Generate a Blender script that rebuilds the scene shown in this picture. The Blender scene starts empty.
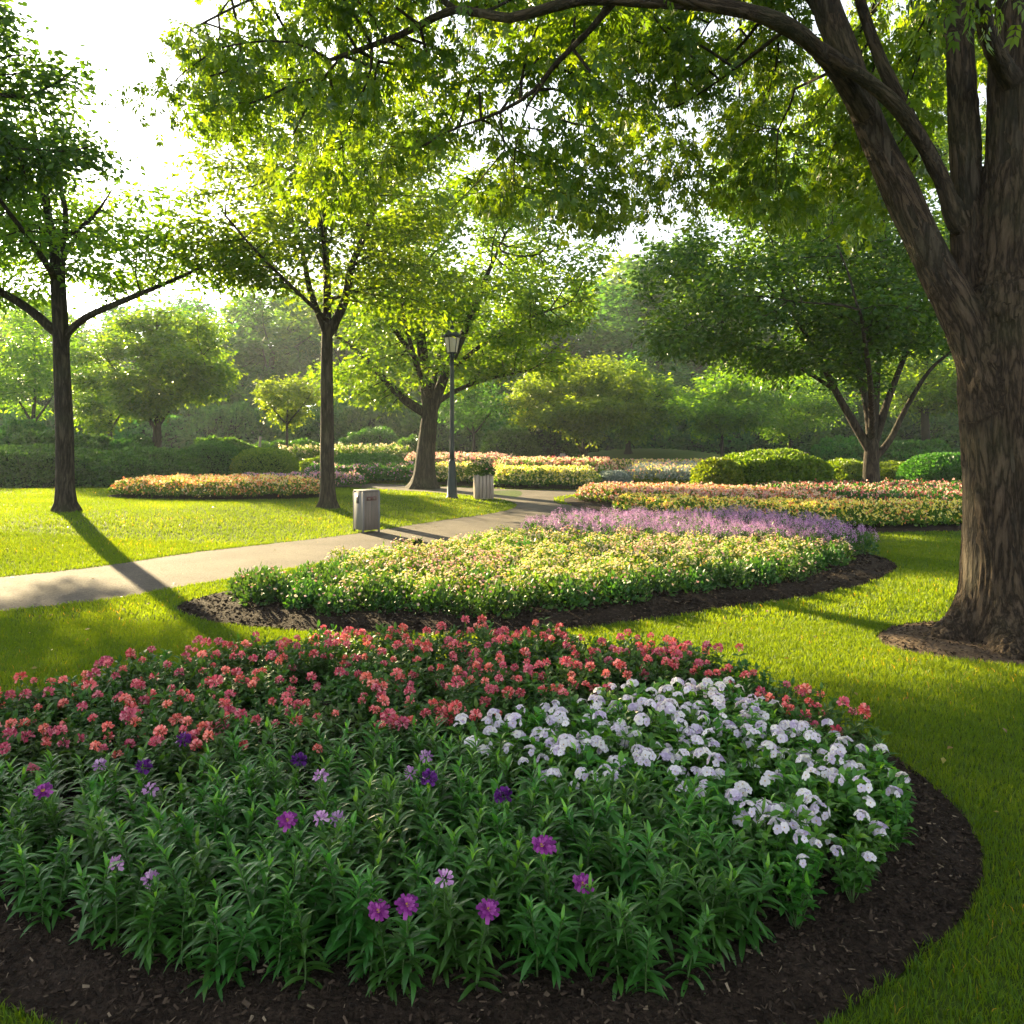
import bpy, math, random
import numpy as np
from mathutils import Vector, Matrix, noise as mnoise

R = math.radians
RNG = np.random.default_rng(7)
random.seed(7)
SC = bpy.context.scene
COL = SC.collection

# ------------------------------------------------------------------ camera, sky, sun, exposure
CAMH = 1.8
F = 800.0          # focal length in pixels of the 1024 px frame
HZ = 433.0         # horizon row
cam = bpy.data.objects.new("camera", bpy.data.cameras.new("camera"))
COL.objects.link(cam)
cam.location = (0, 0, CAMH)
cam.rotation_euler = (R(90), 0, 0)
cam.data.sensor_width = 36
cam.data.lens = 36 * F / 1024
cam.data.shift_y = -(512 - HZ) / 1024
cam.data.clip_end = 1500
SC.camera = cam

SUN_ELEV, SUN_AZ = 18.5, -36.0     # azimuth measured from +Y towards +X
sd = Vector((math.sin(R(SUN_AZ)) * math.cos(R(SUN_ELEV)), math.cos(R(SUN_AZ)) * math.cos(R(SUN_ELEV)), math.sin(R(SUN_ELEV))))
world = bpy.data.worlds.new("World")
SC.world = world
world.use_nodes = True
wn = world.node_tree
sky = wn.nodes.new("ShaderNodeTexSky")
sky.sky_type = 'NISHITA'
sky.sun_disc = False
sky.sun_elevation = R(SUN_ELEV)
sky.sun_rotation = R(SUN_AZ)
sky.air_density = 1.0
sky.dust_density = 1.0
sky.ozone_density = 1.0
hsv = wn.nodes.new("ShaderNodeHueSaturation")      # thin morning overcast: paler than a clear sky
hsv.inputs["Saturation"].default_value = .3
wn.links.new(sky.outputs[0], hsv.inputs["Color"])
wn.links.new(hsv.outputs[0], wn.nodes["Background"].inputs[0])
wn.nodes["Background"].inputs[1].default_value = 0.075

sun = bpy.data.objects.new("sun", bpy.data.lights.new("sun", 'SUN'))
COL.objects.link(sun)
sun.data.energy = 5.0
sun.data.angle = R(0.6)
sun.data.color = (1.0, 0.79, 0.44)
sun.rotation_euler = sd.to_track_quat('Z', 'Y').to_euler()

SC.view_settings.view_transform = 'Standard'
SC.view_settings.look = 'None'
SC.view_settings.exposure = 2.5
SC.view_settings.gamma = 1.0
SC.cycles.use_denoising = True
SC.cycles.max_bounces = 8
SC.cycles.transparent_max_bounces = 8
SC.cycles.transmission_bounces = 6
SC.cycles.volume_bounces = 0
SC.cycles.use_adaptive_sampling = True
SC.cycles.adaptive_threshold = 0.015


def px(x, y, Y):
    """world point seen at a pixel, at depth Y"""
    return Vector(((x - 512) / F * Y, Y, CAMH + (HZ - y) / F * Y))


def smooth(t):
    t = np.clip(t, 0, 1)
    return t * t * (3 - 2 * t)


# ------------------------------------------------------------------ mesh helpers
class Geo:
    def __init__(s):
        s.V, s.L, s.S, s.A, s.M, s.n = [], [], [], [], [], 0

    def add(s, V, faces, rnd=0.5, mat=0):
        V = np.asarray(V, float)
        loops = np.concatenate([np.asarray(f, int) for f in faces]) if len(faces) else np.zeros(0, int)
        sizes = np.array([len(f) for f in faces], int)
        s.raw(V, loops, sizes, np.full(len(V), float(rnd)) if np.isscalar(rnd) else rnd, mat)

    def raw(s, V, loops, sizes, rnd, mat=0):
        s.V.append(V); s.L.append(loops + s.n); s.S.append(sizes); s.A.append(rnd)
        s.M.append(np.full(len(sizes), mat, int)); s.n += len(V)

    def mesh(s, name, mats, smooth_shade=False):
        V = np.concatenate(s.V); L = np.concatenate(s.L); S = np.concatenate(s.S)
        A = np.concatenate(s.A); M = np.concatenate(s.M)
        me = bpy.data.meshes.new(name)
        me.vertices.add(len(V)); me.loops.add(len(L)); me.polygons.add(len(S))
        me.vertices.foreach_set("co", V.astype(np.float32).ravel())
        me.loops.foreach_set("vertex_index", L.astype(np.int32))
        st = np.zeros(len(S), np.int32); st[1:] = np.cumsum(S)[:-1]
        me.polygons.foreach_set("loop_start", st)
        me.polygons.foreach_set("material_index", M.astype(np.int32))
        if smooth_shade:
            me.polygons.foreach_set("use_smooth", np.ones(len(S), bool))
        at = me.attributes.new("rnd", 'FLOAT', 'POINT')
        at.data.foreach_set("value", A.astype(np.float32))
        for m in (mats if isinstance(mats, (list, tuple)) else [mats]):
            me.materials.append(m)
        me.update(calc_edges=True)
        return me

    def build(s, name, mats, parent=None, smooth_shade=False):
        return link(name, s.mesh(name, mats, smooth_shade), parent)


def link(name, data, parent=None, loc=None, rz=0.0, sc=None):
    o = bpy.data.objects.new(name, data)
    COL.objects.link(o)
    if parent is not None:
        o.parent = parent
    if loc is not None:
        o.location = loc
    if rz:
        o.rotation_euler = (0, 0, rz)
    if sc is not None:
        o.scale = (sc, sc, sc) if np.isscalar(sc) else sc
    return o


def tag(o, label, cat, group=None, kind=None):
    o["label"] = label
    o["category"] = cat
    if group:
        o["group"] = group
    if kind:
        o["kind"] = kind
    return o


def structure(o):
    o["kind"] = "structure"
    return o


def copy_tree(o, parent=None):
    c = o.copy()
    COL.objects.link(c)
    c.parent = parent
    for ch in o.children:
        copy_tree(ch, c)
    return c


def nrm(v):
    return v / np.maximum(np.linalg.norm(v, axis=-1, keepdims=True), 1e-9)


def frames(d, up):
    """rotation matrices whose Y axis is d and whose Z axis is close to up"""
    y = nrm(d)
    x = nrm(np.cross(y, up))
    z = np.cross(x, y)
    return np.stack([x, y, z], axis=-1)


def scatter(geo, tmpl, pos, rot, scale, rnd, mat=0, jit=0.0):
    tv, tf = tmpl
    tv = np.asarray(tv, float)
    n = len(pos)
    if n == 0:
        return
    sc_ = np.asarray(scale, float)
    if sc_.ndim == 1:
        sc_ = np.repeat(sc_[:, None], 3, 1)
    V = tv[None] * sc_[:, None, :]
    V = np.einsum('nij,nkj->nki', rot, V) + pos[:, None, :]
    k = len(tv)
    L = np.concatenate([np.asarray(f, int) for f in tf])
    S = np.array([len(f) for f in tf], int)
    LL = (L[None] + (np.arange(n) * k)[:, None]).ravel()
    SS = np.tile(S, n)
    A = np.repeat(rnd, k)
    geo.raw(V.reshape(-1, 3), LL, SS, A, mat)


# leaf templates (base at the origin, growing along +Y, upper side +Z, length 1)
LEAF = ([(0, 0, 0), (-.27, .45, .06), (0, .5, -.03), (.27, .45, .06), (0, 1, -.12)], [(0, 2, 1), (0, 3, 2), (1, 2, 4), (2, 3, 4)])
LEAF_FLAT = ([(0, 0, 0), (-.3, .5, .05), (.3, .5, .05), (0, 1, -.1)], [(0, 2, 3, 1)])
PETAL = ([(-.08, 0, 0), (.08, 0, 0), (.3, .55, .1), (.22, .95, .05), (-.22, .95, .05), (-.3, .55, .1)], [(0, 1, 2, 5), (5, 2, 3, 4)])
ROUND = ([(0, 0, 0), (.34, .3, .05), (.46, .68, .06), (.24, 1.0, -.03), (-.24, 1.0, -.03), (-.46, .68, .06), (-.34, .3, .05), (0, .6, .0)],
         [(0, 1, 7), (1, 2, 7), (2, 3, 7), (3, 4, 7), (4, 5, 7), (5, 6, 7), (6, 0, 7)])


def lance(width=.2, arch=.35, rows=5):
    """long arching leaf with a folded midrib"""
    V, Fc = [], []
    for i in range(rows + 1):
        t = i / rows
        w = width * .5 * (math.sin(math.pi * min(1, t * .93 + .03) ** .8)) ** .8 + .006
        if i == rows:
            w = .002
        y = t * (1 - .12 * arch * t)
        z = arch * (t * .55 - t * t * 1.0)
        V += [(-w, y, z + w * .35), (0, y, z), (w, y, z + w * .35)]
    for i in range(rows):
        a = i * 3
        Fc += [(a, a + 1, a + 4, a + 3), (a + 1, a + 2, a + 5, a + 4)]
    return (V, Fc)


def palmate(n=5, spread=R(150)):
    """spray of drooping leaflets at the end of a twig"""
    V, Fc = [], []
    lv, lf = LEAF
    for i in range(n):
        a = (i / (n - 1) - .5) * spread
        L = 1.0 - .35 * abs(i / (n - 1) - .5) * 2
        b = len(V)
        for (x, y, z) in lv:
            x *= 1.0
            xx, yy = x * L * math.cos(a) + y * L * math.sin(a), y * L * math.cos(a) - x * L * math.sin(a)
            V.append((xx, yy, z * L - .22 * y * y * L))
        Fc += [tuple(b + k for k in f) for f in lf]
    return (V, Fc)


def spray(n=3):
    """drooping spray: paired leaflets along a short twig and one at its tip"""
    V, Fc = [], []
    lv, lf = LEAF
    items = [(.12 + .62 * i / (n - 1), sgn * R(58 - 8 * i), .5 + .06 * i) for i in range(n) for sgn in (-1, 1)] + [(.82, 0, .55)]
    for t, a, L in items:
        b = len(V)
        for (x, y, z) in lv:
            x *= .95
            xx, yy = x * L * math.cos(a) + y * L * math.sin(a), t + y * L * math.cos(a) - x * L * math.sin(a)
            V.append((xx, yy, z * L - .30 * (y * L) ** 2 - .38 * yy * yy + .08 * math.sin(t * 9 + a * 3)))
        Fc += [tuple(b + k for k in f) for f in lf]
    return (V, Fc)


PALM = spray()


def box(geo, c, s, rz=0.0, rnd=.5, mat=0, taper=1.0, bev=0.0):
    cx, cy, cz = c
    hx, hy, hz = s[0] / 2, s[1] / 2, s[2] / 2
    V = []
    if bev <= 0:
        for z, k in ((-hz, 1), (hz, taper)):
            V += [(-hx * k, -hy * k, z), (hx * k, -hy * k, z), (hx * k, hy * k, z), (-hx * k, hy * k, z)]
        Fc = [(0, 3, 2, 1), (4, 5, 6, 7), (0, 1, 5, 4), (1, 2, 6, 5), (2, 3, 7, 6), (3, 0, 4, 7)]
    else:
        b = bev
        def ring(z, ins, k=1):
            x1, y1 = (hx - ins) * k, (hy - ins) * k
            x0, y0 = (hx - ins - b) * k, (hy - ins - b) * k
            return [(-x0, -y1, z), (x0, -y1, z), (x1, -y0, z), (x1, y0, z), (x0, y1, z), (-x0, y1, z), (-x1, y0, z), (-x1, -y0, z)]
        rs = [ring(-hz, b), ring(-hz + b, 0), ring(hz - b, 0, taper), ring(hz, b, taper)]
        V = [p for r_ in rs for p in r_]
        Fc = [tuple(range(7, -1, -1)), tuple(range(24, 32))]
        for j in range(3):
            for i in range(8):
                Fc.append((j * 8 + i, j * 8 + (i + 1) % 8, j * 8 + 8 + (i + 1) % 8, j * 8 + 8 + i))
    V = np.array(V)
    ca, sa = math.cos(rz), math.sin(rz)
    V = np.stack([V[:, 0] * ca - V[:, 1] * sa + cx, V[:, 0] * sa + V[:, 1] * ca + cy, V[:, 2] + cz], 1)
    geo.add(V, Fc, rnd, mat)


def lathe(geo, prof, c=(0, 0, 0), k=16, rnd=.5, mat=0, a0=0.0):
    V, Fc = [], []
    for (r, z) in prof:
        for i in range(k):
            a = a0 + 2 * math.pi * i / k
            V.append((c[0] + r * math.cos(a), c[1] + r * math.sin(a), c[2] + z))
    for j in range(len(prof) - 1):
        for i in range(k):
            Fc.append((j * k + i, j * k + (i + 1) % k, (j + 1) * k + (i + 1) % k, (j + 1) * k + i))
    Fc.append(tuple(range(k - 1, -1, -1)))
    n = (len(prof) - 1) * k
    Fc.append(tuple(range(n, n + k)))
    geo.add(V, Fc, rnd, mat)


def tube(geo, P, r, k=6, rnd=.5, mat=0, mod=None):
    P = np.asarray(P, float); r = np.asarray(r, float)
    n = len(P)
    T = nrm(np.gradient(P, axis=0))
    m = nrm(P[-1] - P[0])
    ref = np.array([1.0, .13, .07]) if abs(m[0]) < .8 else np.array([.1, .2, 1.0])
    U = nrm(np.cross(T, ref)); W = np.cross(T, U)
    a = np.arange(k) / k * 2 * np.pi
    rr = np.repeat(r[:, None], k, 1)
    if mod is not None:
        rr = rr * mod(P, a)
    V = P[:, None, :] + rr[..., None] * (np.cos(a)[None, :, None] * U[:, None, :] + np.sin(a)[None, :, None] * W[:, None, :])
    j = np.arange(n - 1)[:, None]; i = np.arange(k)[None, :]
    q = np.stack([j * k + i, j * k + (i + 1) % k, (j + 1) * k + (i + 1) % k, (j + 1) * k + i], -1).reshape(-1)
    geo.raw(V.reshape(-1, 3), q, np.full((n - 1) * k, 4), np.full(n * k, rnd), mat)


def spline(P, step):
    """Catmull-Rom through P (m,d), resampled at about step"""
    P = np.asarray(P, float)
    if len(P) < 2:
        return P
    E = np.vstack([2 * P[0] - P[1], P, 2 * P[-1] - P[-2]])
    out = []
    for i in range(1, len(E) - 2):
        p0, p1, p2, p3 = E[i - 1], E[i], E[i + 1], E[i + 2]
        n = max(1, int(round(np.linalg.norm(p2[:3] - p1[:3]) / step)))
        for t in np.arange(n) / n:
            out.append(.5 * (2 * p1 + (p2 - p0) * t + (2 * p0 - 5 * p1 + 4 * p2 - p3) * t * t + (3 * p1 - p0 - 3 * p2 + p3) * t ** 3))
    out.append(P[-1])
    return np.array(out)


def closed_spline(P, n):
    P = np.asarray(P, float)
    m = len(P)
    out = []
    for s_ in np.arange(n) / n * m:
        i = int(s_); t = s_ - i
        p0, p1, p2, p3 = P[(i - 1) % m], P[i % m], P[(i + 1) % m], P[(i + 2) % m]
        out.append(.5 * (2 * p1 + (p2 - p0) * t + (2 * p0 - 5 * p1 + 4 * p2 - p3) * t * t + (3 * p1 - p0 - 3 * p2 + p3) * t ** 3))
    return np.array(out)


def inside(poly, x, y):
    x = np.asarray(x, float); y = np.asarray(y, float)
    c = np.zeros(x.shape, bool)
    n = len(poly)
    for i in range(n):
        x0, y0 = poly[i]; x1, y1 = poly[(i + 1) % n]
        if y0 == y1:
            continue
        k = ((y0 > y) != (y1 > y)) & (x < (x1 - x0) * (y - y0) / (y1 - y0) + x0)
        c ^= k
    return c


def dist_line(poly, x, y, closed=True):
    x = np.asarray(x, float); y = np.asarray(y, float)
    d = np.full(x.shape, 1e9)
    n = len(poly)
    for i in range(n if closed else n - 1):
        a = np.asarray(poly[i]); b = np.asarray(poly[(i + 1) % n])
        ab = b - a
        t = np.clip(((x - a[0]) * ab[0] + (y - a[1]) * ab[1]) / max(1e-9, ab @ ab), 0, 1)
        d = np.minimum(d, np.hypot(x - a[0] - t * ab[0], y - a[1] - t * ab[1]))
    return d


def wob(x, y, s=1.0, seed=0.0):
    """cheap smooth 2-D noise in -1..1"""
    x = np.asarray(x) * s; y = np.asarray(y) * s
    return (np.sin(x * 1.7 + y * .6 + seed) + np.sin(y * 2.3 - x * .9 + seed * 2.1) + np.sin(x * 3.1 + y * 3.7 + seed * .7) * .6 + np.sin(x * 6.3 - y * 5.1 + seed) * .35) / 2.95


# ------------------------------------------------------------------ materials
def new_mat(name):
    m = bpy.data.materials.new(name)
    m.use_nodes = True
    nt = m.node_tree
    for n in list(nt.nodes):
        nt.nodes.remove(n)
    out = nt.nodes.new("ShaderNodeOutputMaterial")
    return m, nt, out


def N(nt, t, **kw):
    n = nt.nodes.new(t)
    for k, v in kw.items():
        if k.startswith('i_'):
            n.inputs[k[2:].replace('_', ' ')].default_value = v
        else:
            setattr(n, k, v)
    return n


def ramp(nt, fac, stops):
    r = nt.nodes.new("ShaderNodeValToRGB")
    e = r.color_ramp.elements
    while len(e) > 1:
        e.remove(e[-1])
    e[0].position, e[0].color = stops[0][0], (*stops[0][1], 1)
    for p, c in stops[1:]:
        k = e.new(p); k.color = (*c, 1)
    nt.links.new(fac, r.inputs[0])
    return r.outputs[0]


def leaf_mat(name, stops, tcol, tfac=.4, rough=.45, spec=.35, hue=.03, val=.25):
    """leaf or petal: reflecting part + light passing through; per-leaf shade by rnd, per-plant shade by object"""
    m, nt, out = new_mat(name)
    L = nt.links.new
    at = N(nt, "ShaderNodeAttribute", attribute_name="rnd")
    col = ramp(nt, at.outputs["Fac"], stops)
    oi = N(nt, "ShaderNodeObjectInfo")
    hs = N(nt, "ShaderNodeHueSaturation")
    mh = N(nt, "ShaderNodeMapRange"); mh.inputs[3].default_value = .5 - hue * .5; mh.inputs[4].default_value = .5 + hue * .5
    mv = N(nt, "ShaderNodeMapRange"); mv.inputs[3].default_value = 1 - val; mv.inputs[4].default_value = 1 + val
    L(oi.outputs["Random"], mh.inputs[0]); L(oi.outputs["Random"], mv.inputs[0])
    L(mh.outputs[0], hs.inputs["Hue"]); L(mv.outputs[0], hs.inputs["Value"]); L(col, hs.inputs["Color"])
    p = N(nt, "ShaderNodeBsdfPrincipled")
    p.inputs["Roughness"].default_value = rough
    p.inputs["Specular IOR Level"].default_value = spec
    L(hs.outputs[0], p.inputs["Base Color"])
    tr = N(nt, "ShaderNodeBsdfTranslucent")
    mul = N(nt, "ShaderNodeMixRGB", blend_type='MULTIPLY')
    mul.inputs[0].default_value = 1
    mul.inputs[2].default_value = (*tcol, 1)
    L(hs.outputs[0], mul.inputs[1]); L(mul.outputs[0], tr.inputs[0])
    mx = N(nt, "ShaderNodeMixShader"); mx.inputs[0].default_value = tfac
    L(p.outputs[0], mx.inputs[1]); L(tr.outputs[0], mx.inputs[2]); L(mx.outputs[0], out.inputs[0])
    return m


def surf_mat(name, stops, scale=5, detail=6, rough=.85, bump=.3, bscale=30, stretch=(1, 1, 1), spec=.3, dist=.02, metallic=0.0):
    m, nt, out = new_mat(name)
    L = nt.links.new
    tc = N(nt, "ShaderNodeTexCoord")
    mp = N(nt, "ShaderNodeMapping"); mp.inputs["Scale"].default_value = stretch
    L(tc.outputs["Object"], mp.inputs[0])
    n1 = N(nt, "ShaderNodeTexNoise"); n1.inputs["Scale"].default_value = scale; n1.inputs["Detail"].default_value = detail
    n1.inputs["Roughness"].default_value = .65
    L(mp.outputs[0], n1.inputs["Vector"])
    col = ramp(nt, n1.outputs[0], stops)
    n2 = N(nt, "ShaderNodeTexNoise"); n2.inputs["Scale"].default_value = bscale; n2.inputs["Detail"].default_value = 5
    L(mp.outputs[0], n2.inputs["Vector"])
    b = N(nt, "ShaderNodeBump"); b.inputs["Strength"].default_value = bump; b.inputs["Distance"].default_value = dist
    L(n2.outputs[0], b.inputs["Height"])
    p = N(nt, "ShaderNodeBsdfPrincipled")
    p.inputs["Roughness"].default_value = rough
    p.inputs["Specular IOR Level"].default_value = spec
    p.inputs["Metallic"].default_value = metallic
    L(col, p.inputs["Base Color"]); L(b.outputs[0], p.inputs["Normal"]); L(p.outputs[0], out.inputs[0])
    return m


def bark_mat(name, c1, c2, c3, scale=9.0, strength=.9, dist=.03, attr=None):
    m, nt, out = new_mat(name)
    L = nt.links.new
    tc = N(nt, "ShaderNodeTexCoord")
    mp = N(nt, "ShaderNodeMapping"); mp.inputs["Scale"].default_value = (1, 1, .16)
    if attr:
        av = N(nt, "ShaderNodeAttribute", attribute_name=attr)
        L(av.outputs["Vector"], mp.inputs[0])
    else:
        L(tc.outputs["Object"], mp.inputs[0])
    wn_ = N(nt, "ShaderNodeTexNoise"); wn_.inputs["Scale"].default_value = 5; wn_.inputs["Detail"].default_value = 3
    L(mp.outputs[0], wn_.inputs["Vector"])
    add = N(nt, "ShaderNodeMixRGB", blend_type='ADD'); add.inputs[0].default_value = .12
    L(mp.outputs[0], add.inputs[1]); L(wn_.outputs["Color"], add.inputs[2])
    v = N(nt, "ShaderNodeTexNoise"); v.inputs["Scale"].default_value = scale * 1.5; v.inputs["Detail"].default_value = 5; v.inputs["Roughness"].default_value = .6
    L(add.outputs[0], v.inputs["Vector"])
    n1 = N(nt, "ShaderNodeTexNoise"); n1.inputs["Scale"].default_value = scale * 4; n1.inputs["Detail"].default_value = 8; n1.inputs["Roughness"].default_value = .7
    L(add.outputs[0], n1.inputs["Vector"])
    sb = N(nt, "ShaderNodeMath", operation='SUBTRACT'); sb.inputs[1].default_value = .5; L(v.outputs[0], sb.inputs[0])
    ab = N(nt, "ShaderNodeMath", operation='ABSOLUTE'); L(sb.outputs[0], ab.inputs[0])
    mr = N(nt, "ShaderNodeMapRange"); mr.inputs[1].default_value = 0; mr.inputs[2].default_value = .11
    L(ab.outputs[0], mr.inputs[0])
    mr.inputs[3].default_value = .15
    ml = N(nt, "ShaderNodeMath", operation='MULTIPLY'); L(mr.outputs[0], ml.inputs[0]); L(n1.outputs[0], ml.inputs[1])
    col = ramp(nt, ml.outputs[0], [(0.05, c1), (.35, c2), (.75, c3)])
    n3 = N(nt, "ShaderNodeTexNoise"); n3.inputs["Scale"].default_value = 1.3; n3.inputs["Detail"].default_value = 3
    L(tc.outputs["Object"], n3.inputs["Vector"])
    mix = N(nt, "ShaderNodeMixRGB", blend_type='MIX')
    mr2 = N(nt, "ShaderNodeMapRange"); mr2.inputs[1].default_value = .5; mr2.inputs[2].default_value = .75; mr2.inputs[4].default_value = .35
    L(n3.outputs[0], mr2.inputs[0]); L(mr2.outputs[0], mix.inputs[0])
    mix.inputs[2].default_value = (.07, .085, .035, 1)
    L(col, mix.inputs[1])
    b = N(nt, "ShaderNodeBump"); b.inputs["Strength"].default_value = strength; b.inputs["Distance"].default_value = dist
    L(ml.outputs[0], b.inputs["Height"])
    p = N(nt, "ShaderNodeBsdfPrincipled"); p.inputs["Roughness"].default_value = .9; p.inputs["Specular IOR Level"].default_value = .2
    L(mix.outputs[0], p.inputs["Base Color"]); L(b.outputs[0], p.inputs["Normal"]); L(p.outputs[0], out.inputs[0])
    return m


def plain(name, col, rough=.5, metallic=0.0, spec=.4, bump=.0, bscale=60):
    return surf_mat(name, [(.3, tuple(c * .8 for c in col)), (.7, tuple(min(1, c * 1.15) for c in col))], scale=7, rough=rough, bump=bump, bscale=bscale, spec=spec, metallic=metallic)


G = lambda a, b, c: [(0, a), (.5, b), (1, c)]
M = {}
YT = (4.3, 2.8, .35)
M['tree'] = leaf_mat('tree_leaf', G((.034, .1, .014), (.06, .16, .02), (.095, .2, .025)), YT, .5, .42, .4, .02, .12)
M['tree_dark'] = leaf_mat('dark_tree_leaf', G((.02, .07, .015), (.036, .11, .02), (.06, .145, .024)), (3.4, 2.5, .5), .45, .42, .35, .02, .15)
M['tree_light'] = leaf_mat('light_tree_leaf', G((.042, .12, .02), (.068, .17, .025), (.1, .22, .03)), YT, .5, .5, .3, .03, .12)
M['tree_far'] = leaf_mat('far_tree_leaf', G((.024, .08, .022), (.04, .125, .03), (.065, .16, .036)), (2.6, 2.2, .6), .45, .6, .15, .05, .3)
M['near_leaf'] = leaf_mat('overhanging_leaf', G((.03, .08, .012), (.05, .125, .016), (.085, .165, .02)), YT, .5, .38, .45, .02, .1)
M['hedge'] = leaf_mat('hedge_leaf', G((.028, .08, .018), (.045, .125, .024), (.075, .17, .03)), (2.2, 2.1, .5), .35, .45, .35, .04, .15)
M['hedge_light'] = leaf_mat('yellow_hedge_leaf', G((.06, .12, .015), (.11, .19, .02), (.18, .25, .03)), (2.2, 1.9, .5), .4, .45, .35, .03, .1)
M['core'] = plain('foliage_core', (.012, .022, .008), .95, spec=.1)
M['lance'] = leaf_mat('lance_leaf', [(0, (.028, .095, .016)), (.55, (.05, .165, .024)), (.85, (.1, .25, .032)), (1, (.18, .36, .045))], (2.4, 2.3, .5), .35, .36, .5, .03, .15)
M['small_leaf'] = leaf_mat('coral_plant_leaf', G((.022, .07, .014), (.04, .115, .02), (.07, .15, .022)), (1.7, 1.6, .45), .35, .45, .4, .03, .2)
M['stem'] = plain('green_stem', (.06, .12, .03), .6)
M['coral'] = leaf_mat('coral_petal', [(0, (.3, .06, .06)), (.12, (.58, .07, .09)), (.55, (.78, .18, .2)), (1, (.88, .4, .4))], (1, .9, .9), .3, .55, .2, .05, .2)
M['white'] = leaf_mat('white_lilac_petal', [(0, (.5, .4, .62)), (.35, (.72, .66, .78)), (.75, (.84, .82, .83)), (1, (.85, .82, .72))], (1, 1, 1), .35, .5, .2, .015, .08)
M['purple'] = leaf_mat('purple_petal', G((.14, .015, .15), (.27, .035, .26), (.45, .1, .42)), (1, .9, 1), .3, .5, .25, .02, .15)
M['dkpurple'] = leaf_mat('dark_purple_petal', G((.05, .008, .1), (.1, .015, .17), (.16, .03, .26)), (1, .9, 1), .25, .5, .25, .02, .15)
M['lilac'] = leaf_mat('lilac_petal', G((.36, .16, .4), (.52, .28, .54), (.68, .46, .68)), (1, 1, 1), .35, .5, .2, .03, .15)
M['yellow'] = leaf_mat('yellow_petal', G((.8, .62, .06), (.86, .75, .16), (.88, .82, .4)), (1, .95, .7), .35, .5, .2, .02, .1)
M['cream'] = leaf_mat('cream_petal', G((.8, .66, .38), (.86, .78, .5), (.85, .6, .45)), (1, .95, .8), .35, .5, .2, .03, .1)
M['pink'] = leaf_mat('pink_petal', G((.72, .3, .28), (.82, .45, .4), (.85, .62, .55)), (1, .95, .9), .35, .5, .2, .04, .15)
M['orange'] = leaf_mat('orange_petal', G((.7, .2, .08), (.8, .35, .15), (.85, .5, .3)), (1, .95, .8), .35, .5, .2, .03, .1)
M['red'] = leaf_mat('dark_red_petal', G((.3, .04, .06), (.45, .1, .12), (.6, .3, .32)), (1, .9, .9), .3, .5, .2, .04, .15)
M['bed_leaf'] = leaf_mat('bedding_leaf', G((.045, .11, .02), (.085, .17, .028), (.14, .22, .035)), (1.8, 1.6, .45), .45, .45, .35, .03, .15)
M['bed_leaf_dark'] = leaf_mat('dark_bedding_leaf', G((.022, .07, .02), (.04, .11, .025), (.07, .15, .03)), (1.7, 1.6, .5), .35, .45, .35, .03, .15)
M['silver'] = leaf_mat('silver_leaf', G((.16, .22, .2), (.26, .32, .3), (.4, .44, .44)), (1, 1, .9), .2, .6, .2, .02, .1)
M['centre'] = plain('flower_centre', (.5, .32, .06), .8)
M['grass_blade'] = leaf_mat('grass_blade', [(0, (.028, .095, .01)), (.5, (.05, .145, .014)), (.9, (.082, .19, .02)), (1, (.22, .23, .07))], (5.8, 2.6, .3), .52, .5, .25, 0, 0)
M['bark'] = bark_mat('brown_bark', (.014, .011, .008), (.045, .035, .025), (.1, .08, .06), 7)
M['bark_far'] = plain('grey_brown_bark', (.04, .036, .03), .9, spec=.1)
M['bark_big'] = bark_mat('furrowed_bark', (.016, .012, .008), (.07, .049, .032), (.14, .102, .07), 12, 1.0, .035, 'grain')
M['metal'] = plain('dark_green_metal', (.022, .032, .03), .45, .3)
M['bin_left'] = surf_mat('grey_panel', [(.3, (.12, .12, .125)), (.7, (.21, .2, .2))], 4, 6, .6, .15, 40, (6, 6, .6))
M['bin_right'] = surf_mat('brown_grey_panel', [(.3, (.1, .085, .072)), (.7, (.2, .165, .14))], 4, 6, .65, .2, 40, (6, 6, .6))
M['placard'] = plain('dark_placard', (.05, .05, .07), .4)
M['placard_red'] = plain('faded_red_notice', (.1, .04, .035), .5)
M['pale_wood'] = surf_mat('weathered_pale_wood', [(.3, (.2, .15, .12)), (.5, (.34, .28, .23)), (.75, (.46, .4, .35))], 5, 6, .75, .3, 30, (8, 8, .5))
M['post_wood'] = plain('grey_post_wood', (.22, .2, .18), .85)
M['soil'] = plain('dark_soil', (.03, .022, .016), .95, spec=.1, bump=.6, bscale=25)


def glass_mat():
    m, nt, out = new_mat('frosted_lamp_glass')
    p = N(nt, "ShaderNodeBsdfPrincipled")
    p.inputs["Base Color"].default_value = (.78, .74, .62, 1)
    p.inputs["Roughness"].default_value = .35
    t = N(nt, "ShaderNodeBsdfTranslucent"); t.inputs[0].default_value = (.85, .8, .65, 1)
    mx = N(nt, "ShaderNodeMixShader"); mx.inputs[0].default_value = .5
    nt.links.new(p.outputs[0], mx.inputs[1]); nt.links.new(t.outputs[0], mx.inputs[2]); nt.links.new(mx.outputs[0], out.inputs[0])
    return m


M['glass'] = glass_mat()


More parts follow.
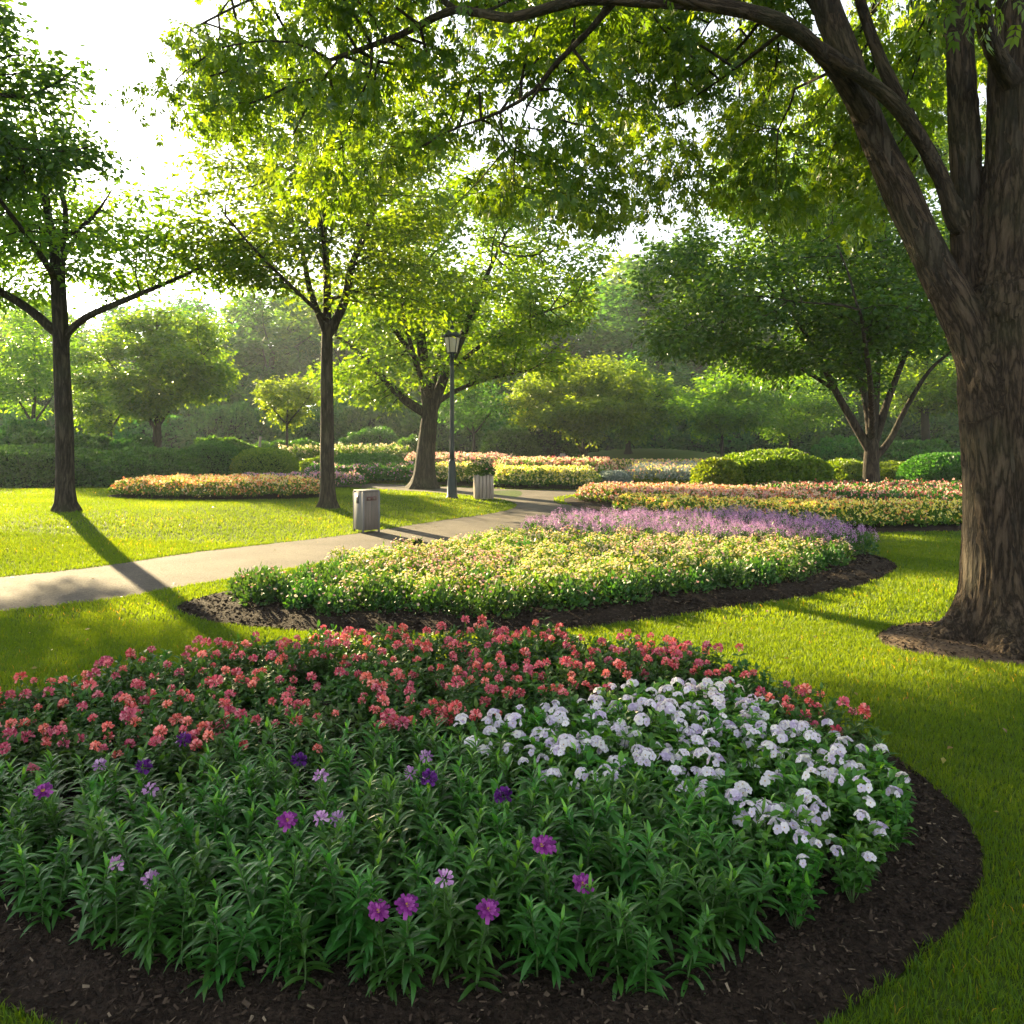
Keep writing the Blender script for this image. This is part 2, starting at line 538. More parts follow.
def lawn_mat():
    m, nt, out = new_mat('lawn_ground')
    L = nt.links.new
    tc = N(nt, "ShaderNodeTexCoord")
    n1 = N(nt, "ShaderNodeTexNoise"); n1.inputs["Scale"].default_value = .8; n1.inputs["Detail"].default_value = 6
    n2 = N(nt, "ShaderNodeTexNoise"); n2.inputs["Scale"].default_value = 28; n2.inputs["Detail"].default_value = 6
    L(tc.outputs["Object"], n1.inputs["Vector"]); L(tc.outputs["Object"], n2.inputs["Vector"])
    ml = N(nt, "ShaderNodeMixRGB", blend_type='MIX'); ml.inputs[0].default_value = .6
    L(n1.outputs[0], ml.inputs[1]); L(n2.outputs[0], ml.inputs[2])
    col = ramp(nt, ml.outputs[0], [(.3, (.025, .045, .008)), (.5, (.05, .085, .012)), (.7, (.09, .12, .016))])
    b = N(nt, "ShaderNodeBump"); b.inputs["Strength"].default_value = .8; b.inputs["Distance"].default_value = .03
    L(n2.outputs[0], b.inputs["Height"])
    p = N(nt, "ShaderNodeBsdfPrincipled"); p.inputs["Roughness"].default_value = .9; p.inputs["Specular IOR Level"].default_value = .1
    L(col, p.inputs["Base Color"]); L(b.outputs[0], p.inputs["Normal"]); L(p.outputs[0], out.inputs[0])
    return m


def path_mat():
    m, nt, out = new_mat('fine_gravel_path')
    L = nt.links.new
    tc = N(nt, "ShaderNodeTexCoord")
    n1 = N(nt, "ShaderNodeTexNoise"); n1.inputs["Scale"].default_value = 1.1; n1.inputs["Detail"].default_value = 7
    v = N(nt, "ShaderNodeTexVoronoi"); v.inputs["Scale"].default_value = 65
    n2 = N(nt, "ShaderNodeTexNoise"); n2.inputs["Scale"].default_value = 45; n2.inputs["Detail"].default_value = 6
    for n in (n1, v, n2):
        L(tc.outputs["Object"], n.inputs["Vector"])
    c1 = ramp(nt, n1.outputs[0], [(.35, (.066, .057, .047)), (.65, (.11, .095, .078))])
    c2 = ramp(nt, v.outputs["Color"], [(.1, (.62, .6, .58)), (.5, (1, .98, .95)), (.9, (1.25, 1.2, 1.15))])
    mu = N(nt, "ShaderNodeMixRGB", blend_type='MULTIPLY'); mu.inputs[0].default_value = 1
    L(c1, mu.inputs[1]); L(c2, mu.inputs[2])
    b = N(nt, "ShaderNodeBump"); b.inputs["Strength"].default_value = .6; b.inputs["Distance"].default_value = .015
    L(n2.outputs[0], b.inputs["Height"])
    p = N(nt, "ShaderNodeBsdfPrincipled"); p.inputs["Roughness"].default_value = .9; p.inputs["Specular IOR Level"].default_value = .2
    L(mu.outputs[0], p.inputs["Base Color"]); L(b.outputs[0], p.inputs["Normal"]); L(p.outputs[0], out.inputs[0])
    return m


M['lawn'] = lawn_mat()
M['path'] = path_mat()
M['mulch'] = surf_mat('bark_mulch', [(.3, (.012, .009, .007)), (.55, (.034, .024, .017)), (.8, (.075, .053, .037))], 38, 8, .95, 1.0, 55, dist=.03, spec=.1)
M['chip'] = leaf_mat('mulch_chip', [(0, (.016, .012, .009)), (.6, (.045, .032, .023)), (.93, (.1, .072, .05)), (1, (.24, .19, .13))], (.3, .3, .3), .02, .9, .1, 0, 0)
M['bare'] = surf_mat('bare_earth', [(.3, (.06, .042, .03)), (.6, (.13, .095, .065)), (.8, (.2, .15, .1))], 22, 8, .95, .9, 40, dist=.03, spec=.1)

# ------------------------------------------------------------------ ground plan (x, y in metres; camera at 0,0)
BED1 = closed_spline([(0.3, 2.22), (.95, 2.44), (1.45, 2.78), (1.84, 3.15), (2.08, 3.6), (2.14, 4.2), (2.0, 4.95), (1.7, 5.6), (1.0, 6.1), (0, 6.35), (-1.2, 6.2),
                      (-2.2, 5.7), (-2.9, 4.9), (-3.3, 4.1), (-3.2, 3.4), (-2.6, 2.95), (-1.7, 2.55), (-.8, 2.26)], 160)
BED2 = closed_spline([(-3.45, 8.5), (-3.2, 7.9), (-2.45, 7.4), (-1.1, 7.1), (.35, 7.25), (1.9, 8.0), (3.6, 9.0), (4.75, 10.1), (5.3, 11.2), (5.2, 13.2),
                      (4.4, 14.4), (2.5, 14.6), (.8, 13.9), (-.3, 12.4), (-1.6, 10.9), (-2.8, 9.6)], 160)
BED3 = closed_spline([(1.45, 20.0), (2.3, 17.6), (3.6, 15.3), (5.6, 14.4), (8.2, 14.6), (11.5, 15.2), (14.5, 17), (15, 22), (11, 25.5), (6.5, 25), (3.2, 23.4), (1.6, 22.3)], 140)
BED4 = closed_spline([(-.75, 26.2), (.6, 25.4), (2.6, 25.5), (3.8, 27), (4.6, 31), (2.0, 34), (-1.5, 33), (-3.5, 30), (-2.5, 27.5)], 80)
BED5 = closed_spline([(-9.9, 19.6), (-8.6, 18.6), (-6.6, 18.3), (-4.9, 18.9), (-4.6, 20.1), (-6.4, 21.6), (-9.2, 21.6)], 80)
BARE = closed_spline([(3.15, 6.75), (3.5, 6.35), (4.2, 6.12), (4.9, 6.3), (5.2, 6.9), (4.8, 7.5), (4.0, 7.6), (3.4, 7.3)], 60)
FAR_EDGE = spline([(-26, 2.0), (-12, 6.6), (-6.36, 9.96), (-4.72, 12.1), (-3.0, 13.98), (-1.47, 16.4), (-.37, 18.0), (.12, 19.9), (-.6, 22.2), (-3, 24.6), (-8, 27.5), (-18, 30)], .6)
NEAR_EDGE = spline([(-26, -.5), (-12, 4.4), (-5.15, 8.04), (-3.9, 9.3), (-3.1, 10.4), (-1.7, 12.2), (-.4, 13.9), (.9, 15.5), (2.2, 17.0), (2.2, 18.6), (1.2, 20.4), (1.35, 22.6),
                    (3.0, 24.0), (6.5, 25.6), (12, 26.6), (12, 27.6), (6, 26.8), (3.0, 25.3), (.7, 25.2), (-.9, 26), (-3, 27.2), (-8, 30), (-18, 33)], .6)
PATHP = np.vstack([FAR_EDGE, NEAR_EDGE[::-1]])


def gz(x, y):
    """ground height: the left lawn swells gently above the path"""
    x = np.asarray(x, float); y = np.asarray(y, float)
    d = dist_line(FAR_EDGE, x, y, False)
    side = np.interp(y, [2, 6.6, 9.96, 12.1, 13.98, 16.4, 18, 19.9, 24], [-26, -12, -6.36, -4.72, -3.0, -1.47, -.37, .12, .12])
    left = (x < side) & (y < 26)
    d = np.where(left, d, 0)
    h = .26 * smooth(d / 5.0) * smooth((26 - y) / 5)
    far = .9 * np.exp(-(((x - 8) / 6) ** 2 + ((y - 47) / 4) ** 2))     # low grass mound in front of the far wood
    return h + far


def gz1(x, y):
    return float(gz(np.array([x]), np.array([y]))[0])


def make_ground():
    xs = np.unique(np.concatenate([np.linspace(-158, -30, 20), np.arange(-30, 22, .35), np.linspace(22, 158, 20)]))
    ys = np.unique(np.concatenate([np.linspace(-58, -4, 10), np.arange(-4, 60, .35), np.linspace(60, 258, 20)]))
    X, Y = np.meshgrid(xs, ys)
    Z = gz(X.ravel(), Y.ravel()) - .004
    V = np.stack([X.ravel(), Y.ravel(), Z], 1)
    ny, nx = X.shape
    j = np.arange(ny - 1)[:, None]; i = np.arange(nx - 1)[None, :]
    q = np.stack([j * nx + i, j * nx + i + 1, (j + 1) * nx + i + 1, (j + 1) * nx + i], -1).reshape(-1)
    g = Geo(); g.raw(V, q, np.full((ny - 1) * (nx - 1), 4), np.full(len(V), .5))
    structure(g.build("lawn_ground", M['lawn'], smooth_shade=True))


def sheet(name, poly, mat, mound=.05, z0=.006, rings=26, amp=.012, rim=.35):
    c = poly.mean(0)
    V, Fc = [], []
    n = len(poly)
    for k in range(rings + 1):
        t = 1 - k / rings
        P = c + (poly - c) * t
        d = (1 - t) * np.linalg.norm(poly - c, axis=1)
        z = z0 + mound * smooth(d / rim) + amp * wob(P[:, 0], P[:, 1], 6, 1.0) * smooth(d / .15) + amp * .6 * wob(P[:, 0], P[:, 1], 17, 2.0) * smooth(d / .15)
        V.append(np.column_stack([P, z + gz(P[:, 0], P[:, 1])]))
    V = np.vstack(V)
    for k in range(rings):
        for i in range(n):
            Fc.append((k * n + i, k * n + (i + 1) % n, (k + 1) * n + (i + 1) % n, (k + 1) * n + i))
    g = Geo(); g.add(V, Fc)
    return structure(g.build(name, mat, smooth_shade=True))


def make_path():
    me = bpy.data.meshes.new("gravel_path")
    P = PATHP
    me.from_pydata([(p[0], p[1], .006) for p in P], [], [tuple(range(len(P)))])
    import bmesh
    bm = bmesh.new(); bm.from_mesh(me)
    bmesh.ops.triangulate(bm, faces=bm.faces[:])
    for f in bm.faces:
        if f.normal.z < 0:
            f.normal_flip()
    bm.to_mesh(me); bm.free()
    me.materials.append(M['path'])
    structure(link("gravel_path", me))


make_ground()
make_path()
sheet("mulch_bed", BED1, M['mulch'], .06)
sheet("mulch_bed", BED2, M['mulch'], .07)
sheet("mulch_bed", BED3, M['mulch'], .05, rings=12)
sheet("mulch_bed", BED4, M['mulch'], .05, rings=8)
sheet("mulch_bed", BED5, M['mulch'], .05, rings=8)
sheet("bare_soil", BARE, M['bare'], .05)


# ------------------------------------------------------------------ trees
def colonize(init, attr, step=.28, kill=.45, iters=70, seed=1, trop=(0, 0, .05)):
    """init: list of (points, parent index or -1) already laid out; returns pos, parent"""
    rg = np.random.default_rng(seed)
    pos, par = init
    pos = [np.array(p, float) for p in pos]; par = list(par)
    A = np.asarray(attr, float)
    nd = np.full(len(A), 1e9); ni = np.zeros(len(A), int)
    new0 = 0
    trop = np.array(trop)
    P = np.array(pos)
    for it in range(iters):
        newP = P[new0:]
        if len(newP) == 0 or len(A) == 0:
            break
        for s in range(0, len(newP), 256):
            blk = newP[s:s + 256]
            d = np.linalg.norm(A[:, None, :] - blk[None], axis=2)
            k = d.argmin(1); m = d[np.arange(len(A)), k]
            b = m < nd
            nd[b] = m[b]; ni[b] = k[b] + new0 + s
        keep = nd > kill
        A, nd, ni = A[keep], nd[keep], ni[keep]
        if len(A) == 0:
            break
        dirs = nrm(A - P[ni])
        acc = np.zeros((len(P), 3)); np.add.at(acc, ni, dirs)
        ids = np.unique(ni)
        D = nrm(nrm(acc[ids]) + trop + rg.normal(0, .16, (len(ids), 3)))
        # keep some of the parent's heading, so that limbs sweep rather than kink
        C = P[ids] + D * step
        new0 = len(P)
        P = np.vstack([P, C]); par += [int(i) for i in ids]
    return P, np.array(par)


def tree_meshes(trunk, limbs, attr, trunk_r, seed, step=.28, kill=.45, k_max=14, iters=70, min_r=.005, flare=.7, n_exp=2.3, skip_chain=None, rel=.62):
    """returns (geo of wood, twig node positions, twig directions)"""
    pts = spline(trunk, .22)
    pos = [p[:3] for p in pts]; par = [-1] + list(range(len(pts) - 1))
    fixed = {}
    rr = trunk_r * (1 - .25 * np.linspace(0, 1, len(pts)))
    for i in range(len(pts)):
        fixed[i] = rr[i]
    for lb in limbs:
        r0, r1 = lb['r']
        q = spline(lb['p'], .25)
        P = np.array(pos)
        a = int(np.argmin(np.linalg.norm(P - q[0], axis=1)))
        last = a
        for j, p in enumerate(q[1:]):
            pos.append(p); par.append(last); last = len(pos) - 1
            fixed[last] = r0 + (r1 - r0) * (j + 1) / (len(q) - 1)
    P, par = colonize((pos, par), attr, step, kill, iters, seed)
    n = len(P)
    tips = np.zeros(n)
    has = np.zeros(n, bool); has[par[1:][par[1:] >= 0]] = True
    tips[~has] = 1
    for i in range(n - 1, 0, -1):
        if par[i] >= 0:
            tips[par[i]] += tips[i]
    T = tips[0]
    r = trunk_r * rel * (tips / T) ** (1 / n_exp)
    r = np.maximum(r, min_r)
    nf = len(pos)
    for i, v in fixed.items():
        r[i] = v
    for i in range(nf, n):          # never thicker than what carries it
        r[i] = min(r[i], r[par[i]] * .9)
    # smooth the free part
    ch = [[] for _ in range(n)]
    for i in range(1, n):
        if par[i] >= 0:
            ch[par[i]].append(i)
    for _ in range(2):
        Q = P.copy()
        for i in range(nf, n):
            if ch[i]:
                c = max(ch[i], key=lambda k: r[k])
                Q[i] = .5 * P[i] + .25 * (P[par[i]] + P[c])
        P = Q
    g = Geo()
    started = [0]
    stack = [(0, -1)]
    while stack:
        s, p0 = stack.pop()
        chain = [] if p0 < 0 else [p0]
        i = s
        while True:
            chain.append(i)
            if not ch[i]:
                break
            nx = max(ch[i], key=lambda k: (r[k], -k))
            for c in ch[i]:
                if c != nx:
                    stack.append((c, i))
            i = nx
        cp = P[chain]; cr = r[chain].copy()
        if p0 >= 0:
            cr[0] = min(r[p0], cr[1] * 1.25)
        if len(cp) < 2:
            continue
        big = cr.max()
        k = k_max if big > .1 else (8 if big > .04 else (5 if big > .014 else 3))
        if s == 0:
            h = cp[:, 2] - cp[0, 2]
            cr = cr * (1 + flare * np.exp(-h / (trunk_r * .9)))
            def mod(PP, a, h=h):
                b = np.exp(-h / (trunk_r * 1.6))[:, None]
                return 1 + .16 * b * np.sin(5 * a + seed)[None, :] + .03 * np.sin(a * 3 + h[:, None] * 3)
            tube(g, cp, cr, max(k, 16), .5, 0, mod)
        else:
            tube(g, cp, cr, k)
    tw = np.where((tips <= 3) & (np.arange(n) >= nf))[0]
    tdir = nrm(P[tw] - P[par[tw]])
    return g, P[tw], tdir, (P, par, r, nf)


def leaves_on(geo, tp, td, n_leaves, size, tmpl, seed, spread=.22, droop=.25, tilt=.75, flat=.6, svar=.35, tips_out=.5):
    rg = np.random.default_rng(seed)
    k = rg.integers(0, len(tp), n_leaves)
    off = rg.normal(0, 1, (n_leaves, 3)) * spread * np.array([1, 1, flat])
    pos = tp[k] + off
    az = rg.uniform(0, 2 * np.pi, n_leaves)
    d = np.stack([np.cos(az), np.sin(az), np.full(n_leaves, 0.0)], 1)
    d = d + td[k] * tips_out + nrm(off) * .6
    d[:, 2] -= droop + rg.uniform(-.2, .35, n_leaves)
    up = np.array([0, 0, 1.0]) + rg.normal(0, tilt, (n_leaves, 3))
    rot = frames(d, up)
    sc_ = size * (1 + rg.uniform(-svar, svar, n_leaves))
    scatter(geo, tmpl, pos, rot, sc_, rg.uniform(0, 1, n_leaves))


GAP = []


def pads(centre, rad, n, pr, per, seed, bias=.42, low_cut=-1.0, cut=None):
    """attractor points in layered pads of foliage spread through an ellipsoid"""
    rg = np.random.default_rng(seed)
    out = []
    c = np.array(centre); rad = np.array(rad)
    m = 0
    while m < n:
        v = nrm(rg.normal(0, 1, 3)) * rg.uniform(0, 1) ** bias
        if v[2] < low_cut:
            continue
        q = c + v * rad
        if cut is not None and not cut(q):
            continue
        u = nrm(rg.normal(0, 1, (per, 3))) * (rg.uniform(0, 1, (per, 1)) ** .5)
        s = pr * rg.uniform(.7, 1.3)
        out.append(q + u * np.array([s, s, s * .42]))
        m += 1
    return np.vstack(out)


def finish_tree(name, label, cat, base, g, cg, wood_mat, leaf_m, group=None):
    root = bpy.data.objects.new(name, None)
    COL.objects.link(root)
    root.location = base
    root.empty_display_size = .5
    tag(root, label, cat, group)
    g.build("trunk", wood_mat, root, True)
    cg.build("crown", leaf_m, root)
    return root


def tree(name, label, base_px, Y, trunk_px, limbs_px, crown, trunk_r, n_leaves, leaf_size, leaf_m, wood_m, seed, tmpl=LEAF, step=.3, kill=.5, group=None,
         spread=.24, tilt=.75, droop=.25, cat="tree", flat=.6, **kw):
    """all pixel coordinates are only a way to write x and height at the tree's own distance"""
    b = px(base_px, HZ, Y)
    b.z = gz1(b.x, Y)
    conv = lambda p: np.array([(p[0] - 512) / F * (Y + (p[2] if len(p) > 2 else 0)) - b.x, (p[2] if len(p) > 2 else 0), CAMH + (HZ - p[1]) / F * (Y + (p[2] if len(p) > 2 else 0)) - b.z])
    tr = [np.array([0, 0, -.05])] + [conv(p) for p in trunk_px]
    lim = [dict(p=[conv(p) for p in l[0]], r=l[1]) for l in limbs_px]
    att = []
    for i, c in enumerate(crown):
        (cx, cy, cdy), (rx, ryd, rz), n, pr, per = c
        cc = conv((cx, cy, cdy))
        att.append(pads(cc, (rx * Y / F, ryd, rz * Y / F), n, pr, per, seed * 31 + i))
    att = np.vstack(att)
    g, tp, td, _ = tree_meshes(tr, lim, att, trunk_r, seed, step, kill, **kw)
    cg = Geo()
    leaves_on(cg, tp, td, n_leaves, leaf_size, tmpl, seed + 5, spread, droop, tilt, flat)
    return finish_tree(name, label, cat, b, g, cg, wood_m, leaf_m, group)


# the slender tree on the left lawn
tree("broadleaf_tree", "slender tree with a low sweeping limb casting its trunk's shadow over the path", 66, 15.7,
     [(64, 420), (61, 345), (57, 255)],
     [([(60, 338), (40, 318), (15, 300), (-40, 270, -1), (-90, 235, -1.5)], (.1, .03)),
      ([(61, 340), (85, 318), (130, 298), (185, 275, .8), (235, 250, 1.4)], (.08, .022)),
      ([(57, 262), (48, 215), (42, 170), (30, 110)], (.1, .03)),
      ([(58, 262), (66, 220), (60, 170), (75, 110)], (.07, .02)),
      ([(62, 240), (92, 218), (112, 190)], (.055, .015)),
      ([(57, 280), (30, 240, -1.5), (0, 200, -2.5), (-30, 150, -3)], (.07, .02)),
      ([(57, 280), (70, 245, 1.5), (90, 215, 2.5)], (.06, .02))],
     [((-40, 190, 0), (120, 3.2, 70), 34, .8, 26), ((155, 250, .5), (100, 2.2, 50), 38, .7, 26), ((40, 200, 1), (90, 3.0, 60), 22, .7, 24), ((-60, 120, 0), (90, 3.0, 60), 16, .8, 24), ((-75, 262, -1), (85, 2.8, 35), 36, .8, 24)],
     .175, 24000, .12, M['tree'], M['bark'], 3, spread=.2, min_r=.004)

# the middle tree
tree("broadleaf_tree", "slim dark trunk with fanned upright limbs behind the grey litter bin", 328, 17.6,
     [(327, 420), (327, 335)],
     [([(327, 338), (345, 300), (352, 265), (372, 215, .5), (385, 150, 1)], (.11, .03)),
      ([(327, 336), (310, 290), (302, 250), (285, 200), (262, 140, -.5)], (.08, .02)),
      ([(327, 336), (327, 280), (324, 225), (330, 160), (335, 90)], (.1, .03)),
      ([(352, 265), (385, 250, 1), (420, 235, 1.6)], (.05, .02)),
      ([(327, 320), (290, 285, -1.5), (255, 250, -2.4), (225, 215, -3)], (.05, .02)),
      ([(327, 300), (365, 290, 1.6), (410, 280, 2.6)], (.05, .02)),
      ([(327, 280), (322, 230, -2), (310, 170, -3)], (.06, .02))],
     [((325, 175, 0), (150, 3.1, 105), 84, .7, 28), ((320, 255, 0), (125, 2.8, 36), 22, .6, 26), ((330, 90, 0), (100, 2.4, 60), 18, .7, 26), ((430, 300, 0), (50, 1.6, 28), 9, .5, 24), ((215, 260, -1), (50, 1.6, 30), 9, .5, 24)],
     .165, 29000, .125, M['tree'], M['bark'], 11, spread=.2, min_r=.004)

# the wide tree by the lamp
tree("broadleaf_tree", "wide spreading tree with a stout forked trunk standing just left of the lamp post", 423, 26,
     [(427, 440), (430, 412)],
     [([(429, 415), (405, 400), (385, 380), (358, 352), (335, 335)], (.17, .04)),
      ([(430, 414), (424, 370), (420, 320), (418, 260), (420, 200)], (.22, .05)),
      ([(432, 412), (445, 375), (465, 330), (485, 280), (505, 235)], (.19, .04)),
      ([(437, 402), (462, 388), (492, 378), (530, 370)], (.09, .03)),
      ([(445, 378), (475, 350), (515, 325), (550, 310)], (.09, .03)),
      ([(424, 370), (395, 330, -1), (370, 290, -1.5), (350, 250, -2)], (.1, .03)),
      ([(430, 400), (440, 350, 2), (450, 300, 4)], (.12, .03)),
      ([(430, 400), (415, 360, -2), (400, 300, -4)], (.12, .03))],
     [((460, 285, 0), (132, 4.4, 100), 100, .95, 30), ((365, 385, 0), (38, 2.5, 25), 12, .8, 26), ((520, 345, 0), (55, 3, 35), 20, .8, 26), ((565, 280, 0), (38, 2.5, 55), 14, .8, 26), ((450, 190, 0), (110, 3.5, 60), 26, 1, 26)],
     .34, 42000, .16, M['tree'], M['bark'], 21, spread=.24, step=.36, kill=.6, min_r=.004)

# the dark multi-stemmed tree on the right
tree("broadleaf_tree", "dark multi-stemmed tree with a broad low crown rising from the pink and red bed", 871, 21.5,
     [(871, 470), (872, 445)],
     [([(871, 452), (852, 420), (835, 390), (815, 350), (790, 310)], (.13, .04)),
      ([(872, 446), (866, 400), (850, 350), (835, 290)], (.13, .03)),
      ([(872, 446), (876, 390), (880, 330), (885, 260)], (.13, .03)),
      ([(873, 448), (888, 400), (905, 355), (925, 300)], (.12, .03)),
      ([(873, 460), (890, 440), (905, 410), (930, 370), (960, 345)], (.1, .03)),
      ([(835, 390), (795, 365, .5), (750, 345, 1), (705, 335, 1)], (.06, .02)),
      ([(866, 400), (855, 360, 2), (840, 300, 4)], (.09, .03)),
      ([(872, 440), (870, 380, -2), (860, 310, -4)], (.1, .03))],
     [((815, 300, 0), (165, 4.4, 85), 105, .95, 32), ((820, 225, 0), (130, 3.8, 70), 40, .9, 28), ((720, 345, 0), (60, 3, 25), 14, .8, 26), ((680, 280, .5), (45, 2.5, 60), 16, .8, 26)],
     .24, 56000, .145, M['tree_dark'], M['bark'], 31, spread=.26, step=.33, kill=.55, min_r=.004)

tree("broadleaf_tree", "tall tree filling the gaps between the big tree's limbs, trunk hidden behind the big one", 1000, 30,
     [(1000, 400), (990, 320), (970, 240)],
     [([(990, 320), (940, 250), (880, 190), (830, 150)], (.14, .04)), ([(985, 300), (960, 220), (930, 120), (910, 40)], (.14, .04)), ([(985, 300), (1020, 220), (1050, 140)], (.12, .04))],
     [((890, 180, 0), (190, 5, 150), 110, 1.1, 28), ((1040, 150, 0), (90, 4, 130), 24, 1.1, 26)],
     .3, 46000, .19, M['tree'], M['bark'], 37, spread=.34, step=.42, kill=.7)

# a tree whose trunk stands just outside the frame on the left
tree("broadleaf_tree", "dark leafy crown reaching in at the top left corner from outside the picture", -150, 12.5,
     [(-150, 400), (-148, 300), (-145, 200)],
     [([(-148, 260), (-110, 190), (-60, 130), (-10, 90)], (.1, .03)), ([(-145, 210), (-130, 120), (-100, 30), (-80, -60)], (.12, .03)),
      ([(-148, 280), (-200, 200), (-260, 130)], (.1, .03)), ([(-100, 175), (-50, 165), (0, 150), (45, 150)], (.05, .015))],
     [((-130, 60, 0), (160, 2.6, 130), 60, .7, 26), ((-10, 150, 0), (95, 1.2, 32), 16, .5, 24), ((0, 40, 0), (55, 1.2, 60), 12, .5, 24)],
     .2, 30000, .12, M['tree_dark'], M['bark'], 41, spread=.22, step=.26, kill=.42)


tree("broadleaf_tree", "leafy tree added at the left frame edge to shade the lawn, only its right fringe showing", -95, 21,  # added for the dappled shade it throws on the left lawn
     [(-95, 420), (-93, 330), (-92, 240)],
     [([(-93, 330), (-60, 280), (-20, 240)], (.08, .02)), ([(-93, 300), (-130, 240), (-170, 200)], (.08, .02)), ([(-92, 250), (-80, 180), (-70, 110)], (.09, .02))],
     [((-85, 215, 0), (95, 2.4, 80), 50, .8, 26), ((-70, 285, 0), (70, 2.2, 22), 14, .7, 24)],
     .18, 20000, .14, M['tree'], M['bark'], 43, spread=.24)

# the big tree close on the right
def big_tree():
    Y = 6.9
    bx = (1006 - 512) / F * Y
    base = Vector((bx, Y, 0))

    def c(x, y, dy=0.0):
        YY = Y + dy
        return np.array([(x - 512) / F * YY - bx, dy, CAMH + (HZ - y) / F * YY])
    trunk = [np.array([.06, 0, -.06]), c(1013, 560), c(1012, 450), c(1009, 350), c(1010, 300)]
    limbs = [dict(p=[c(997, 430), c(965, 325), c(935, 265, .05), c(902, 195, .1), (c(868, 120, .1)), c(840, 40, .1), c(812, -40, .2), c(770, -160, .3), c(740, -290, .5)], r=(.175, .05)),
             dict(p=[c(1004, 420), c(982, 330, .1), c(970, 250, .15), c(965, 140, .2), c(960, 30, .2), c(962, -60, .3), c(985, -200, .6), c(990, -330, .8)], r=(.155, .055)),
             dict(p=[c(1006, 320), c(1013, 200, .0), c(1016, 80, 0), c(1022, -40, 0), c(1050, -180, -.2), c(1070, -330, -.4)], r=(.27, .08)),
             dict(p=[c(958, 225, .1), c(935, 165, .0), c(900, 110, -.2), c(855, 72, -.35), c(808, 42, -.5), c(765, 18, -.6), c(715, 6, -.7), c(650, 2, -.8), c(580, 0, -.8), c(510, 18, -.6), c(455, 10, -.3), c(400, 35, .2), c(330, 60, 1)], r=(.066, .02)),
             dict(p=[c(868, 120, .1), c(835, 70, -.3), c(795, 30, -.7), c(750, 12, -1.0), c(690, 0, -1.2), c(610, -30, -1.4), c(540, -70, -1.4), c(450, -110, -1.2)], r=(.072, .03)),
             dict(p=[c(620, 2, -.8), c(590, 30, -.6), c(555, 65, -.3), c(535, 90, 0), c(500, 112, .4), c(440, 135, .8), c(395, 165, 1)], r=(.028, .007)),
             dict(p=[c(548, 76, -.2), c(528, 105, 0), c(515, 150, .2), c(513, 185, .2)], r=(.014, .005)),
             dict(p=[c(510, 118, .3), c(505, 150, .3), c(480, 180, .4), c(450, 210, .6)], r=(.01, .004)),
             dict(p=[c(978, 290, .1), c(962, 232, .25), c(942, 182, .4), c(912, 122, .5), c(886, 72, .6), c(866, 20, .8), c(846, -50, 1.1)], r=(.068, .045)),
             dict(p=[c(1016, 90), c(990, 40, -.6), c(975, -20, -1.2), c(930, -120, -2)], r=(.08, .03)),
             dict(p=[c(770, 42, -.3), c(720, 80, .5), c(680, 105, 1), c(640, 125, 1.4)], r=(.018, .006)),
             dict(p=[c(800, 70, 0), c(790, 105, .6), c(778, 130, .9), c(776, 190, 1)], r=(.014, .005)),
             dict(p=[c(840, 40, .1), c(800, -20, 1.2), c(740, -60, 2.6), c(660, -60, 4), c(590, -40, 5)], r=(.09, .025)),
             dict(p=[c(960, 30, .2), c(940, -30, 1.5), c(900, -80, 3), c(850, -100, 4.2)], r=(.09, .025)),
             dict(p=[c(455, 10, -.3), c(400, -30, .3), c(330, -30, 1), c(250, 0, 1.6), c(190, 30, 2.2)], r=(.03, .012)),
             dict(p=[c(1022, -40), c(1080, -120, .5), c(1180, -200, .8)], r=(.12, .04))]
    att = []

    def pad(x, y, dy, rx, ry, rz, n, pr=.45, per=22, sd=0):
        YY = Y + dy
        att.append(pads(c(x, y, dy), (rx * YY / F, ry, rz * YY / F), n, pr, per, sd + int(x * 7 + y * 3)))
    # foliage low enough to hang into the picture
    pad(300, 70, 1.6, 130, 1.2, 90, 20, .38)
    pad(215, 80, 2.2, 65, .9, 55, 14, .38)
    pad(420, 60, .8, 130, 1.4, 80, 20, .38)
    pad(320, 150, 1.6, 100, 1.1, 45, 14, .38)
    pad(470, 150, .8, 90, 1.0, 50, 9, .3)
    pad(590, 110, .8, 90, 1.6, 110, 20, .35)
    pad(600, 200, 1.4, 50, 1.0, 45, 8, .35)
    pad(700, 60, 2.2, 130, 1.6, 70, 16, .38)
    pad(740, 165, 2.4, 95, 1.2, 60, 24, .4)
    pad(780, 80, 3.0, 80, 1.2, 50, 16, .4)
    pad(680, 190, 2.6, 50, .9, 50, 9, .35)
    pad(830, 190, 2.8, 60, .8, 45, 9, .35)
    pad(930, 60, 3.4, 120, 1.4, 120, 26)
    pad(975, 12, -1.5, 45, .4, 14, 5, .2, 12)
    # the part above the picture
    pad(300, -60, 1, 170, 2.5, 70, 22, .6)
    pad(600, -120, 1, 300, 3.5, 110, 60, .7)
    pad(850, -260, 1, 320, 4.0, 160, 70, .8)
    pad(1150, -200, 0, 200, 3.5, 180, 36, .8)
    att = np.vstack(att)
    g, tp, td, (P, par, r, nf) = tree_meshes(trunk, limbs, att, .42, 51, .24, .36, 18, 80, .004, 0.0, 2.3, None, .5)
    # heavy wood: fuse trunk and thick limbs into one skin, then furrow it
    hg = Geo()
    zz = np.linspace(-.1, 3.3, 70)
    tp_ = spline(trunk, .1)

